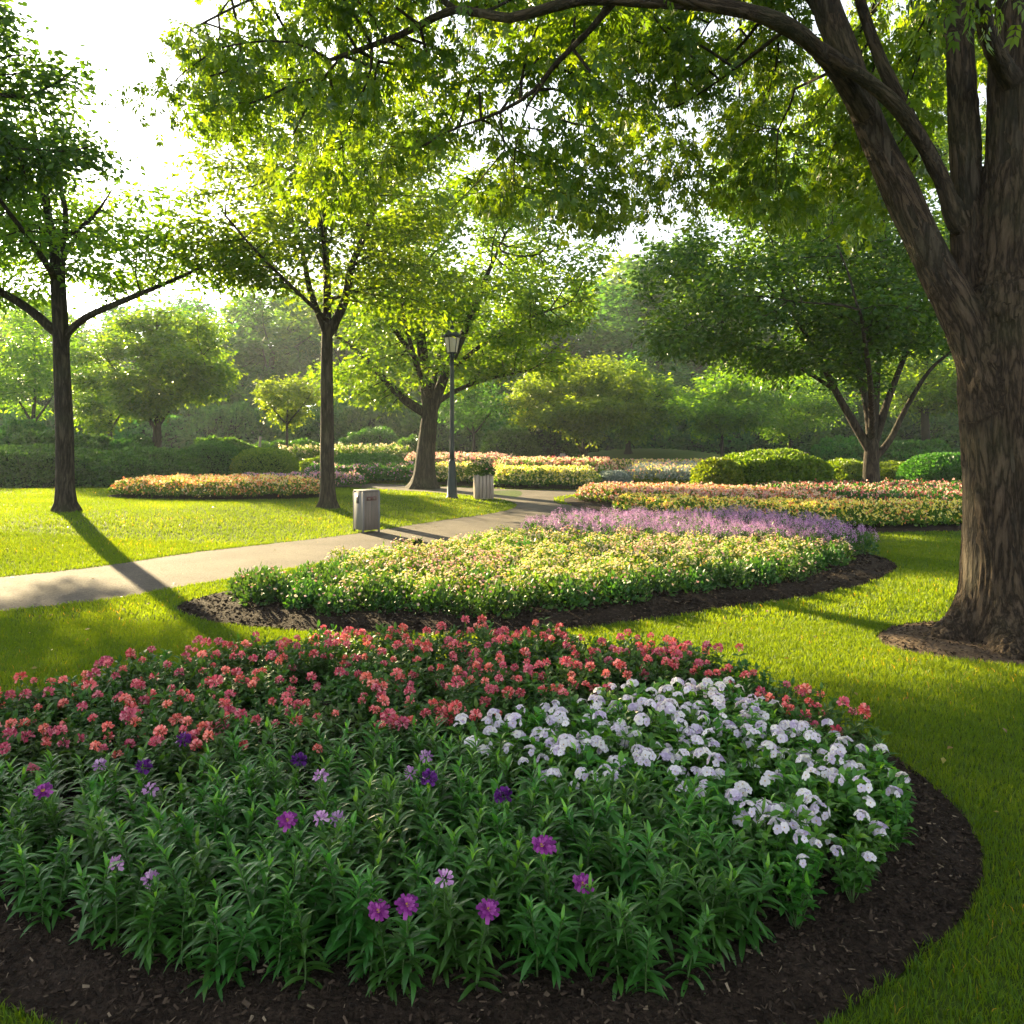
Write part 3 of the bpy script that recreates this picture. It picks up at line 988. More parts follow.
    def mod(PP, a):
        h = np.maximum(PP[:, 2] - .06, 0)[:, None]
        b = np.exp(-h / .17)
        return 1 + b * (.5 + .24 * np.sin(5 * a + .9)[None, :] + .12 * np.sin(8 * a + 2)[None, :]) + .025 * np.sin(3 * a[None, :] + h * 1.5) + .02 * np.sin(7 * a[None, :] + h * .8)
    tp_ = np.vstack([[[.06, 0, -.35]], tp_])
    rt = np.interp(tp_[:, 2], [0, .4, 1.2, 2.2, 2.9], [.43, .39, .375, .39, .345])
    def solid(P_, r_, k_, **kw):
        n0 = hg.n
        tube(hg, P_, r_, k_, **kw)
        m0 = hg.n - k_
        hg.S.append(np.array([k_, k_])); hg.L.append(np.concatenate([np.arange(n0 + k_ - 1, n0 - 1, -1), np.arange(m0, m0 + k_)])); hg.M.append(np.array([0, 0]))
    solid(tp_, rt, 40, mod=mod)
    skel = [(tp_, rt)]
    hg.add(*cap_sphere(tp_[-1], rt[-1] * .97, 14))
    for lb in limbs:
        q = spline(lb['p'], .1)
        rr = np.linspace(lb['r'][0], lb['r'][1], len(q))
        if lb['r'][0] < .055:
            continue
        rr[:8] = np.maximum(rr[:8], rr[:8] * (1 + .25 * np.linspace(1, 0, 8)[:len(rr[:8])]))
        rr = rr * (1 + .05 * np.sin(np.arange(len(q)) * .55 + len(q)))
        solid(q, rr, 14)
        skel.append((q, rr))
        hg.add(*cap_sphere(q[0], rr[0] * .97, 10))
        hg.add(*cap_sphere(q[-1], rr[-1] * .97, 8))
    tmp = hg.build("trunk", M['bark_big'])
    md = tmp.modifiers.new("r", 'REMESH'); md.mode = 'VOXEL'; md.voxel_size = .016
    sm = tmp.modifiers.new("s", 'SMOOTH'); sm.iterations = 5; sm.factor = .5
    dg = bpy.context.evaluated_depsgraph_get()
    dg.update()
    me = bpy.data.meshes.new_from_object(tmp.evaluated_get(dg))
    bpy.data.objects.remove(tmp)
    nv = len(me.vertices)
    co = np.zeros(nv * 3, np.float32); me.vertices.foreach_get("co", co); co = co.reshape(-1, 3)
    no = np.array([v.normal[:] for v in me.vertices])
    dsp = np.zeros(nv)
    from mathutils.kdtree import KDTree
    SP, ST, SA, SR = [], [], [], []
    for q, rr in skel:
        T = nrm(np.gradient(q, axis=0))
        al = np.concatenate([[0], np.cumsum(np.linalg.norm(np.diff(q, axis=0), axis=1))])
        SP.append(q); ST.append(T); SA.append(al + q[0][2]); SR.append(rr)
    SP = np.vstack(SP); ST = np.vstack(ST); SA = np.concatenate(SA); SR = np.concatenate(SR)
    SU = nrm(np.cross(ST, np.array([1.0, .13, .07]))); SU[np.abs(ST[:, 0]) > .9] = nrm(np.cross(ST[np.abs(ST[:, 0]) > .9], np.array([.1, .2, 1.0])))
    SW = np.cross(ST, SU)
    kd = KDTree(len(SP))
    for i in range(len(SP)):
        kd.insert(SP[i], i)
    kd.balance()
    near = np.zeros(nv, int)
    for i in range(nv):
        near[i] = min(kd.find_n(co[i], 8), key=lambda h: h[2] - SR[h[1]])[1]
    dv = co - SP[near]
    gr = np.stack([(dv * SU[near]).sum(1), (dv * SW[near]).sum(1), SA[near] + (dv * ST[near]).sum(1)], 1)
    for i in range(nv):
        x, y, z = gr[i]
        w = mnoise.noise((x * 2.2, y * 2.2, z * .9))
        a = mnoise.noise((x * 22 + w * 2, y * 22 + w * 2, z * 3.2))
        b_ = mnoise.noise((x * 30 + 7, y * 30, z * 6))
        dsp[i] = .016 * (1 - 2.6 * abs(a)) + .005 * b_ + .016 * w
    at = me.attributes.new("grain", 'FLOAT_VECTOR', 'POINT')
    at.data.foreach_set("vector", gr.astype(np.float32).ravel())
    co = co + no * dsp[:, None] * np.clip(1.15 - np.maximum(0, .3 - SR[near])[:, None] * 3.0, .3, 1)
    me.vertices.foreach_set("co", co.astype(np.float32).ravel())
    me.polygons.foreach_set("use_smooth", np.ones(len(me.polygons), bool))
    me.materials.clear(); me.materials.append(M['bark_big'])
    root = bpy.data.objects.new("broadleaf_tree", None)
    COL.objects.link(root); root.location = base
    tag(root, "massive old tree with furrowed bark and heavy limbs arching over the lawn at right", "tree")
    link("trunk", me, root)
    # finer branches as a part of their own
    g.build("branch", M['bark'], root, True)
    cg = Geo()
    leaves_on(cg, tp, td, 34000, .105, PALM, 77, .14, .45, .6, .6)
    cg.build("crown", M['near_leaf'], root)


def cap_sphere(c, r, k=12):
    V, Fc = [], []
    rows = k // 2
    for j in range(rows + 1):
        th = math.pi * j / rows
        for i in range(k):
            a = 2 * math.pi * i / k
            V.append((c[0] + r * max(math.sin(th), .02) * math.cos(a), c[1] + r * max(math.sin(th), .02) * math.sin(a), c[2] - r * math.cos(th)))
    for j in range(rows):
        for i in range(k):
            Fc.append((j * k + i, j * k + (i + 1) % k, (j + 1) * k + (i + 1) % k, (j + 1) * k + i))
    Fc.append(tuple(range(k - 1, -1, -1))); Fc.append(tuple(range(rows * k, rows * k + k)))
    return V, Fc


big_tree()

# a bare leader standing above the slender tree's crown belongs to the off-frame neighbour's row: kept with the slender tree
# ------------------------------------------------------------------ trees of the middle distance
tree("round_tree", "full rounded tree trained into a tidy dome with leafless lower stems behind the hedges", 157, 34,
     [(157, 445), (157, 428)],
     [([(157, 430), (135, 400), (115, 370), (100, 350)], (.09, .03)), ([(157, 428), (157, 380), (157, 320)], (.12, .03)), ([(157, 428), (180, 395), (205, 365)], (.08, .03)), ([(157, 428), (172, 380, 2), (180, 340, 2)], (.08, .03))],
     [((158, 360, 0), (76, 3.3, 56), 66, .8, 24), ((158, 398, 0), (66, 3, 14), 14, .7, 20)],
     .22, 24000, .2, M['tree'], M['bark'], 61, tilt=.5, min_r=.004, spread=.26, step=.45, kill=.7)
tree("young_tree", "small pale yellow-green sapling seen between the two lawn trees", 287, 38,
     [(287, 440), (287, 420)],
     [([(287, 425), (270, 405), (262, 390)], (.04, .015)), ([(287, 422), (288, 400), (288, 380)], (.05, .015)), ([(287, 424), (303, 405), (312, 392)], (.04, .015))],
     [((287, 398, 0), (30, 1.4, 22), 26, .6, 20)],
     .08, 5200, .18, M['tree_light'], M['bark_far'], 63, tilt=.5, min_r=.004, spread=.25, step=.35, kill=.5)
tree("dome_tree", "broad dome-shaped tree with several slim stems at the centre of the far lawn", 584, 41,
     [(584, 462), (584, 452)],
     [([(584, 455), (570, 430), (552, 405), (535, 395)], (.09, .03)), ([(584, 453), (583, 420), (580, 385)], (.1, .03)), ([(584, 455), (600, 430), (622, 405)], (.09, .03)), ([(584, 455), (590, 425, 2), (598, 395, 3)], (.08, .03))],
     [((584, 398, 0), (72, 3.6, 38), 80, .85, 24), ((584, 418, 0), (70, 3.2, 10), 16, .7, 20)],
     .17, 34000, .18, M['tree_light'], M['bark'], 65, tilt=.75, min_r=.004, spread=.26, step=.45, kill=.7)
tree("broadleaf_tree", "blue-green shaded tree with a single dark trunk right beside the dome-shaped tree", 628, 45,
     [(628, 450), (628, 430)],
     [([(628, 435), (612, 410), (600, 395)], (.08, .03)), ([(628, 432), (630, 400), (632, 370)], (.1, .03)), ([(628, 434), (645, 410), (660, 395)], (.08, .03))],
     [((632, 400, 0), (50, 2.6, 38), 50, .9, 22)],
     .16, 12000, .22, M['tree'], M['bark_far'], 67, tilt=.5, min_r=.004, spread=.26, step=.45, kill=.7)
tree("young_tree", "sunny yellow-green tree with a thin pale stem above the left clipped bush", 722, 40,
     [(722, 450), (722, 430)],
     [([(722, 432), (705, 415), (690, 405)], (.05, .02)), ([(722, 430), (722, 405), (724, 385)], (.06, .02)), ([(722, 432), (742, 412), (755, 400)], (.05, .02))],
     [((728, 408, 0), (52, 2.4, 30), 56, .8, 24)],
     .09, 13000, .2, M['tree_light'], M['bark_far'], 69, tilt=.5, min_r=.004, spread=.3, step=.4, kill=.6)
tree("young_tree", "soft green tree with drooping side branches between the sunny tree and the dark multi-stemmed tree", 790, 43,
     [(790, 450), (790, 425)],
     [([(790, 428), (770, 405), (755, 395)], (.06, .02)), ([(790, 425), (792, 400), (795, 380)], (.07, .02)), ([(790, 430), (812, 410), (830, 400)], (.06, .02))],
     [((792, 405, 0), (55, 2.6, 34), 52, .9, 22)],
     .1, 11000, .2, M['tree'], M['bark_far'], 71, tilt=.5, min_r=.004, spread=.32, step=.4, kill=.6)
tree("broadleaf_tree", "greyish trunk with spreading side limbs in front of the wood, right beside the big tree", 926, 38,
     [(926, 440), (924, 405)],
     [([(925, 415), (905, 395), (885, 385)], (.08, .03)), ([(924, 408), (926, 370), (930, 340)], (.12, .03)), ([(925, 415), (945, 395), (965, 380)], (.08, .03))],
     [((925, 375, 0), (75, 3.0, 45), 50, 1.0, 22)],
     .22, 12000, .22, M['tree'], M['bark_far'], 73, tilt=.5, min_r=.004, spread=.26, step=.45, kill=.7)
tree("broadleaf_tree", "misty feathery tree with a thin forked trunk at the far left edge", 32, 38,
     [(32, 445), (33, 420)],
     [([(33, 425), (18, 400), (5, 385)], (.07, .02)), ([(33, 420), (35, 390), (34, 350)], (.09, .02)), ([(33, 424), (50, 400), (62, 380)], (.07, .02))],
     [((28, 355, 0), (60, 2.8, 62), 56, .9, 22)],
     .15, 10000, .2, M['tree'], M['bark_far'], 75, tilt=.5, min_r=.004, spread=.26, step=.45, kill=.7)
tree("broadleaf_tree", "short-trunked shaded tree just left of the tidy dome tree above the long hedge", 110, 42,
     [(110, 445), (110, 425)],
     [([(110, 430), (98, 410), (92, 395)], (.07, .02)), ([(110, 426), (112, 395), (115, 370)], (.08, .02)), ([(110, 430), (125, 408), (132, 395)], (.07, .02))],
     [((108, 398, 0), (42, 2.4, 32), 34, .9, 22)],
     .15, 8000, .2, M['tree_light'], M['bark_far'], 77, tilt=.5, min_r=.004, spread=.26, step=.45, kill=.7)
tree("young_tree", "thin grey-green airy tree with open branches right of the lamp post", 474, 40,
     [(474, 450), (473, 430)],
     [([(474, 435), (455, 415), (440, 405)], (.05, .015)), ([(473, 432), (474, 405), (476, 385)], (.05, .015)), ([(474, 435), (492, 412), (510, 402)], (.05, .015))],
     [((474, 405, 0), (50, 2.2, 24), 30, .8, 20)],
     .09, 5000, .18, M['tree_far'], M['bark_far'], 79, tilt=.5, min_r=.004, spread=.3, step=.4, kill=.6)


# ------------------------------------------------------------------ the far wood: five kinds of crown, each tree its own object
def far_kind(seed, H, W, leaf_m, n, size=.42, slim=1.0):
    rg = np.random.default_rng(seed)
    tr = [np.array([0, 0, -.2]), np.array([rg.uniform(-.2, .2), 0, H * .3]), np.array([rg.uniform(-.4, .4), .2, H * .6])]
    lim = []
    for k in range(6):
        a = k * 1.05 + rg.uniform(-.3, .3)
        h0 = H * rg.uniform(.22, .5)
        lim.append(dict(p=[np.array([0, 0, h0]), np.array([math.cos(a) * W * .25, math.sin(a) * W * .25, h0 + H * .12]), np.array([math.cos(a) * W * .5, math.sin(a) * W * .5, h0 + H * .2])], r=(.12, .05)))
    att = np.vstack([pads((0, 0, H * .6), (W * .5 * slim, W * .5 * slim, H * .4), 34, .95, 14, seed, .4), pads((0, 0, H * .3), (W * .46, W * .46, H * .16), 12, .9, 12, seed + 1, .4)])
    g, tp, td, _ = tree_meshes(tr, lim, att, .26, seed, .8, 1.1, 8, 40, .02)
    cg = Geo()
    leaves_on(cg, tp, td, n, size, LEAF, seed + 3, .4, .25, .6, .5)
    return g.mesh("trunk", M['bark_far'], True), cg.mesh("crown", leaf_m)


KINDS = [far_kind(101, 13, 9, M['tree_far'], 9000), far_kind(102, 11, 8.5, M['tree_far'], 8000), far_kind(103, 14, 8, M['tree'], 9000), far_kind(104, 9, 8, M['tree_far'], 7000), far_kind(105, 12, 7, M['tree_dark'], 8000)]


def far_tree(x, y, k, s, rz, label, group):
    root = bpy.data.objects.new("woodland_tree", None)
    COL.objects.link(root)
    root.location = (x, y, gz1(x, y)); root.rotation_euler = (0, 0, rz); root.scale = (s, s, s * random.uniform(.92, 1.08))
    tag(root, label, "tree", group)
    link("trunk", KINDS[k][0], root); link("crown", KINDS[k][1], root)


rw = random.Random(5)
for row, (Y, n, s0) in enumerate([(60, 17, .85), (70, 18, 1.12), (82, 18, 1.36), (97, 18, 1.6)]):
    for i in range(n):
        u = -90 + (1190 / (n - 1)) * i + rw.uniform(-22, 22)
        if row == 0 and (u < 520 or rw.random() < .15):
            continue
        YY = Y + rw.uniform(-3, 3)
        s = s0 * rw.uniform(.85, 1.1)
        if u < 260:
            s *= .92
        if 540 < u < 680:
            s *= 1.3
        far_tree((u - 512) / F * YY, YY, rw.randrange(5), s, rw.uniform(0, 6.28), "tall hazy green tree standing in the dense wood behind the garden", "trees of the far wood")


# ------------------------------------------------------------------ bushes and hedges
def bush(name, label, cat, c, rad, n, leaf, leaf_m, seed, power=2.5, group=None, rough=.08, tmpl=LEAF_FLAT, base_z=None):
    """clipped or loose bush: leaf-covered superellipsoid sitting on the ground; a dark solid core shows through gaps"""
    rg = np.random.default_rng(seed)
    x, y = c
    z0 = gz1(x, y) if base_z is None else base_z
    rx, ry, rz = rad
    v = nrm(rg.normal(0, 1, (n, 3))); v[:, 2] = np.abs(v[:, 2]) * rg.choice([1, 1, 1, 1, -.35], n)
    v = nrm(v)
    k = (np.abs(v) ** power).sum(1) ** (-1 / power)
    p = v * k[:, None]
    lump = 1 + rough * (np.sin(v[:, 0] * 7 * rx / rz * .4 + seed) + np.sin(v[:, 1] * 6 + v[:, 2] * 7 + seed * 2) + np.sin(v[:, 0] * 13 + v[:, 2] * 11)) / 1.5
    dep = 1 - rg.uniform(0, 1, n) ** 2 * .18
    pos = p * np.array([rx, ry, rz * .72]) * (lump * dep)[:, None] + np.array([0, 0, rz * .28])
    keep = pos[:, 2] > .02
    pos, v = pos[keep], v[keep]
    n = len(pos)
    d = v + rg.normal(0, .7, (n, 3)) + np.array([0, 0, .3])
    rot = frames(d, v + rg.normal(0, .5, (n, 3)) + np.array([0, 0, .25]))
    g = Geo()
    scatter(g, tmpl, pos, rot, leaf * rg.uniform(.6, 1.3, n), rg.uniform(0, 1, n))
    o = g.build(name, leaf_m)
    o.location = (x, y, z0)
    tag(o, label, cat, group)
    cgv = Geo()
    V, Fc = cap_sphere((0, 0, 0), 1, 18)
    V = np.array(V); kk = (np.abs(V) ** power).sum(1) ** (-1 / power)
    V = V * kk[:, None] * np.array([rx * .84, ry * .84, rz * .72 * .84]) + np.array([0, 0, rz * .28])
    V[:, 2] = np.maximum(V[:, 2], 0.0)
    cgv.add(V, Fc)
    cgv.build("inner_core", M['core'], o)  # near-black solid core filling the bush behind its leaves
    return o


def bpx(xl, xr, yt, Y, depth, *a, **kw):
    x = ((xl + xr) / 2 - 512) / F * Y
    rx = (xr - xl) / 2 / F * Y
    h = CAMH + (HZ - yt) / F * Y - gz1(x, Y)
    return (x, Y), (rx, depth, h)


c_, r_ = bpx(-60, 112, 449, 27.5, 1.8); bush("clipped_hedge", "long low dark green hedge at the far left edge behind the lawn", "hedge", c_, r_, 30000, .11, M['hedge'], 1, 4)
c_, r_ = bpx(98, 205, 451, 27.5, 1.5); bush("clipped_hedge", "shorter rounded hedge between the long hedge and the ball-shaped bush", "hedge", c_, r_, 18000, .11, M['hedge'], 2, 3)
c_, r_ = bpx(184, 241, 442, 28.5, 1.1); bush("ball_bush", "dark green ball-clipped bush, taller of the two left of the slim trunk", "bush", c_, r_, 14000, .08, M['hedge'], 3, 2.3, rough=.015)
c_, r_ = bpx(234, 296, 449, 28.5, 1.1); bush("ball_bush", "ball-clipped bush with a sunlit yellow top touching the slim dark trunk", "bush", c_, r_, 14000, .08, M['hedge_light'], 4, 2.6, rough=.015)
c_, r_ = bpx(332, 402, 455, 31, 1.4); bush("flowering_shrub", "wide grey-green shrub dusted with pale pink blooms behind the litter bin", "shrub", c_, r_, 14000, .1, M['hedge'], 5, 3)
c_, r_ = bpx(300, 345, 458, 33, 1.0); bush("flowering_shrub", "small olive shrub partly hidden by the slim dark trunk", "shrub", c_, r_, 6000, .1, M['hedge_light'], 6, 2.6)
c_, r_ = bpx(712, 827, 453, 23.8, 1.4); bush("clipped_bush", "large sunlit mounded bush beside the dark multi-stemmed tree", "bush", c_, r_, 26000, .1, M['hedge_light'], 7, 2.6, rough=.05)
c_, r_ = bpx(694, 740, 461, 23.0, .9); bush("clipped_bush", "small yellow-green mound tucked against the left end of the large mounded bush", "bush", c_, r_, 10000, .1, M['hedge_light'], 8, 2.4, rough=.05)
c_, r_ = bpx(828, 868, 462, 27, 1.0); bush("clipped_bush", "yellow-topped bush peeping out left of the multi-stemmed trunk", "bush", c_, r_, 8000, .1, M['hedge_light'], 9, 2.6)
c_, r_ = bpx(880, 912, 464, 28, 1.0); bush("clipped_bush", "loose olive bush just right of the multi-stemmed trunk", "bush", c_, r_, 7000, .1, M['hedge_light'], 10, 2.4, rough=.1)
c_, r_ = bpx(905, 985, 454, 25.5, 1.3); bush("clipped_bush", "dense green dome bush touching the big tree's left side", "bush", c_, r_, 18000, .09, M['hedge'], 11, 2.3, rough=.02)
# loose shrubs further back
back = [(0, 50, 428, 33, 'far left dark rounded shrub behind the long hedge'), (20, 70, 436, 31.5, 'low dark shrub right behind the long hedge'), (60, 120, 440, 32, 'spreading grey-green shrub behind the long hedge, near the slender trunk'),
        (190, 255, 440, 36, 'hazy low shrub showing over the two ball-clipped bushes'), (250, 330, 442, 40, 'loose bluish shrub left of the pink-dusted shrub'), (108, 150, 441, 33, 'small rounded shrub in front of the tidy dome tree'),
        (500, 575, 415, 46, 'big soft green shrub left of the dome-shaped tree'), (480, 540, 432, 44, 'low dark shrub between the planter and the soft green shrub'), (395, 440, 440, 40, 'dark shrub behind the forked trunk'),
        (820, 870, 440, 36, 'shaded shrub behind the multi-stemmed trunk'), (880, 950, 442, 36, 'dark rounded shrub behind the dome bush'), (340, 400, 430, 44, 'pale misty shrub behind the pink-dusted shrub')]
for i, (a, b, t, Y, lb) in enumerate(back):
    c_, r_ = bpx(a, b, t, Y, 1.6)
    bush("garden_shrub", lb, "shrub", c_, r_, 9000, .16, M['hedge'] if i % 3 else M['tree_far'], 20 + i, 2.3, rough=.12)
# undergrowth of the wood
ru = random.Random(9)
protos = []
for k in range(3):
    o = bush("understory_shrub", "dark leafy shrub filling the foot of the far wood", "shrub", (-200 + k * 8, 150), (3.2, 2.2, 3.0 + .6 * k), 6000, .34, M['tree_far'], 40 + k, 2.3, "undergrowth of the far wood", .14, base_z=0)
    protos.append(o)
for i in range(54):
    Y = 57 + (i % 3) * 4 + ru.uniform(-1, 1)
    u = -110 + i * 23 + ru.uniform(-10, 10)
    o = protos[i] if i < 3 else copy_tree(protos[i % 3])
    o.location = ((u - 512) / F * Y, Y, gz1((u - 512) / F * Y, Y))
    o.rotation_euler = (0, 0, ru.uniform(0, 6.28))
    o.scale = (1, 1, ru.uniform(.7, 1.15))


# ------------------------------------------------------------------ grass
def grass(name, label, x0, x1, y0, y1, dens, h, w, seed, segs=2, fade=None):
    rg = np.random.default_rng(seed)
    n = int((x1 - x0) * (y1 - y0) * dens)
    x = rg.uniform(x0, x1, n); y = rg.uniform(y0, y1, n)
    k = (np.abs(x) < y * .68 + 1.2) & (rg.uniform(0, 1, n) < (1 if fade is None else fade(y)))
    x, y = x[k], y[k]
    jx = x + .035 * wob(x, y, 9, 3.0); jy = y + .035 * wob(x, y, 9, 5.0)
    bad = np.zeros(len(x), bool)
    for P in (BED1, BED2, BED3, BED4, BED5, BARE):
        m = (x > P[:, 0].min() - .1) & (x < P[:, 0].max() + .1) & (y > P[:, 1].min() - .1) & (y < P[:, 1].max() + .1)
        t = np.zeros(len(x), bool); t[m] = inside(P, jx[m], jy[m]); bad |= t
    bad |= inside(PATHP, jx, jy)
    x, y = x[~bad], y[~bad]
    n = len(x)
    patch = .5 + .5 * wob(x, y, 1.1, 4.0)
    hh = h * rg.uniform(.55, 1.2, n) * (.8 + .35 * patch)
    ww = w * rg.uniform(.7, 1.3, n)
    az = rg.uniform(0, 2 * np.pi, n)
    lean = rg.uniform(.1, .9, n) * hh
    ax = rg.uniform(0, 2 * np.pi, n)
    z = gz(x, y)
    B = np.stack([x, y, z], 1)
    S = np.stack([np.cos(ax), np.sin(ax), np.zeros(n)], 1) * ww[:, None] * .5
    D = np.stack([np.cos(az), np.sin(az), np.zeros(n)], 1)
    up = np.array([0, 0, 1.0])
    rnd = np.clip(.25 * rg.uniform(0, 1, n) + .55 * patch * rg.uniform(.4, 1, n) + (rg.uniform(0, 1, n) > .97) * .5, 0, 1)
    g = Geo()
    tip = B + D * lean[:, None] + up * hh[:, None]
    if segs == 2:
        mid = B + D * (lean * .35)[:, None] + up * (hh * .6)[:, None]
        V = np.stack([B - S, B + S, mid + S * .8, mid - S * .8, tip], 1).reshape(-1, 3)
        i = np.arange(n)[:, None] * 5
        L = (i + np.array([0, 1, 2, 3, 3, 2, 4])[None]).ravel()
        g.raw(V, L, np.tile([4, 3], n), np.repeat(rnd, 5))
    else:
        V = np.stack([B - S, B + S, tip], 1).reshape(-1, 3)
        L = np.arange(3 * n)
        g.raw(V, L, np.full(n, 3), np.repeat(rnd, 3))
    o = g.build(name, M['grass_blade'])
    tag(o, label, "grass", kind="stuff")


grass("lawn_grass", "short mown grass around the front flower bed", -6.3, 6.2, 2.0, 7.6, 9500, .038, .0042, 1)
grass("lawn_grass", "mown grass between the path and the yellow flower bed", -9.5, 9.5, 7.6, 13, 3000, .042, .008, 2)
grass("lawn_grass", "sunlit mown grass of the left lawn beyond the path", -15, 14, 13, 20, 1100, .045, .014, 3, 1)
grass("lawn_grass", "distant mown grass round the far beds", -22, 20, 20, 34, 300, .05, .03, 4, 1)


# ------------------------------------------------------------------ mulch chips
def chips(label, P, dens, size, seed, rim=.9):
    rg = np.random.default_rng(seed)
    x0, y0 = P.min(0); x1, y1 = P.max(0)
    n = int((x1 - x0) * (y1 - y0) * dens)
    x = rg.uniform(x0, x1, n); y = rg.uniform(y0, y1, n)
    k = inside(P, x, y); x, y = x[k], y[k]
    d = dist_line(P, x, y)
    k = d < rim; x, y, d = x[k], y[k], d[k]
    n = len(x)
    z = .012 + .06 * smooth(d / .35) + rg.uniform(-.004, .012, n)
    az = rg.uniform(0, 2 * np.pi, n)
    D = np.stack([np.cos(az), np.sin(az), rg.normal(0, .35, n)], 1)
    rot = frames(D, np.array([0, 0, 1.0]) + rg.normal(0, .5, (n, 3)))
    T = ([(-.5, -.5, 0), (.5, -.4, 0), (.42, .5, .06), (-.35, .45, -.04), (-.1, 0, .12)], [(0, 1, 4), (1, 2, 4), (2, 3, 4), (3, 0, 4)])
    s = size * rg.uniform(.4, 1.4, n)
    S = np.stack([s * rg.uniform(.15, .5, n), s, s * .6], 1)
    g = Geo()
    scatter(g, T, np.stack([x, y, z], 1), rot, S, rg.uniform(0, 1, n) ** 2)
    tag(g.build("mulch_chips", M['chip']), label, "mulch", kind="stuff")


chips("dark bark chips covering the soil of the front bed", BED1, 4200, .022, 1)
chips("brown bark chips along the rim of the yellow flower bed", BED2, 1200, .04, 2, 1.2)
chips("dry crumbs and chips on the bare soil at the big tree's foot", BARE, 900, .03, 3, 1.2)


def fallen_leaves():
    rg = np.random.default_rng(77)
    n = 420
    y = rg.uniform(2.6, 17, n); x = rg.uniform(-.66, .66, n) * y
    ok = np.ones(n, bool)
    for P in (BED1, BED2):
        ok &= ~inside(P, x, y)
    x, y = x[ok], y[ok]; n = len(x)
    az = rg.uniform(0, 6.28, n)
    on_path = inside(PATHP, x, y)
    z = gz(x, y) + np.where(on_path, .012, .04)
    d = np.stack([np.cos(az), np.sin(az), rg.normal(0, .2, n)], 1)
    g = Geo()
    scatter(g, LEAF, np.stack([x, y, z], 1), frames(d, np.array([0, 0, 1.0]) + rg.normal(0, .35, (n, 3))), rg.uniform(.025, .06, n), rg.uniform(0, 1, n))
    tag(g.build("fallen_leaves", leaf_mat('fallen_leaf', [(0, (.12, .07, .02)), (.5, (.25, .18, .04)), (1, (.3, .3, .06))], (1, .9, .5), .25)), "scattered dry leaves lying on the lawn and path", "fallen leaves", kind="stuff")


fallen_leaves()

# ------------------------------------------------------------------ foreground flowers
def stem_plant_geo(seed, H=.33, n_stems=2, leafL=.105, leafW=.2, top=True):
    rg = np.random.default_rng(seed)
    g = Geo()
    tops = []
    LT = [lance(leafW, .25), lance(leafW * .9, .55), lance(leafW, .8)]
    for s in range(n_stems):
        a = rg.uniform(0, 6.28); rr = .0 if s == 0 else rg.uniform(.04, .075)
        b = np.array([math.cos(a) * rr, math.sin(a) * rr, 0])
        h = H * rg.uniform(.82, 1.08)
        ln = rg.normal(0, .035, 2)
        P = np.array([b + np.array([ln[0] * t * t, ln[1] * t * t, h * t]) for t in np.linspace(0, 1, 6)])
        tube(g, P, np.linspace(.0045, .0025, 6), 4, .4, 1)
        nn = int(13 + rg.integers(0, 3))
        phase = rg.uniform(0, 6.28)
        for j in range(nn):
            t = .1 + .86 * j / (nn - 1)
            p = b + np.array([ln[0] * t * t, ln[1] * t * t, h * t])
            for q in range(2 + (j % 2)):
                az = phase + j * 1.25 + q * (math.pi if j % 2 == 0 else 2.1) + rg.normal(0, .2)
                el = np.interp(t, [0, .5, .85, 1], [-.1, .3, .75, 1.15]) + rg.normal(0, .12)
                d = np.array([[math.cos(az) * math.cos(el), math.sin(az) * math.cos(el), math.sin(el)]])
                L = leafL * np.interp(t, [0, .35, .8, 1], [.85, 1.1, .85, .45]) * rg.uniform(.85, 1.15)
                rot = frames(d, np.array([[0, 0, 1.0]]) + rg.normal(0, .12, (1, 3)))
                rn = np.clip(rg.uniform(.0, .6) + (.42 if t > .9 else (.15 if t > .75 else 0)), 0, 1)
                scatter(g, LT[int(rg.integers(0, 3))], p[None], rot, np.array([L]), np.array([rn]))
        tops.append(P[-1])
    return g, tops


def bushy_geo(seed, Rr=.12, H=.3, n=170, leaf=.045, n_tops=4):
    """small-leaved bushy plant; returns tips where flowers sit"""
    rg = np.random.default_rng(seed)
    g = Geo()
    tops = []
    LT = lance(.42, .3, 3)
    for s in range(9):
        a = s * 2.4 + rg.uniform(-.3, .3); rr = Rr * math.sqrt((s + .5) / 9)
        h = H * rg.uniform(.78, 1.05) * (1 - .25 * (rr / Rr) ** 2)
        t = np.linspace(0, 1, 5)
        P = np.stack([math.cos(a) * rr * t ** .8, math.sin(a) * rr * t ** .8, h * t], 1)
        tube(g, P, np.linspace(.003, .002, 5), 3, .4, 1)
        m = n // 9
        tt = rg.uniform(.2, 1, m) ** .8
        pos = np.stack([np.interp(tt, t, P[:, i]) for i in range(3)], 1)
        az = rg.uniform(0, 6.28, m); el = rg.normal(.25, .35, m) + (tt > .9) * .4
        d = np.stack([np.cos(az) * np.cos(el), np.sin(az) * np.cos(el), np.sin(el)], 1)
        scatter(g, LT, pos, frames(d, np.array([0, 0, 1.0]) + rg.normal(0, .25, (m, 3))), leaf * rg.uniform(.6, 1.25, m), np.clip(tt * .6 + rg.uniform(-.2, .4, m), 0, 1))
        tops.append(P[-1])
    tops = [tops[i] for i in rg.permutation(9)[:n_tops]]
    return g, tops


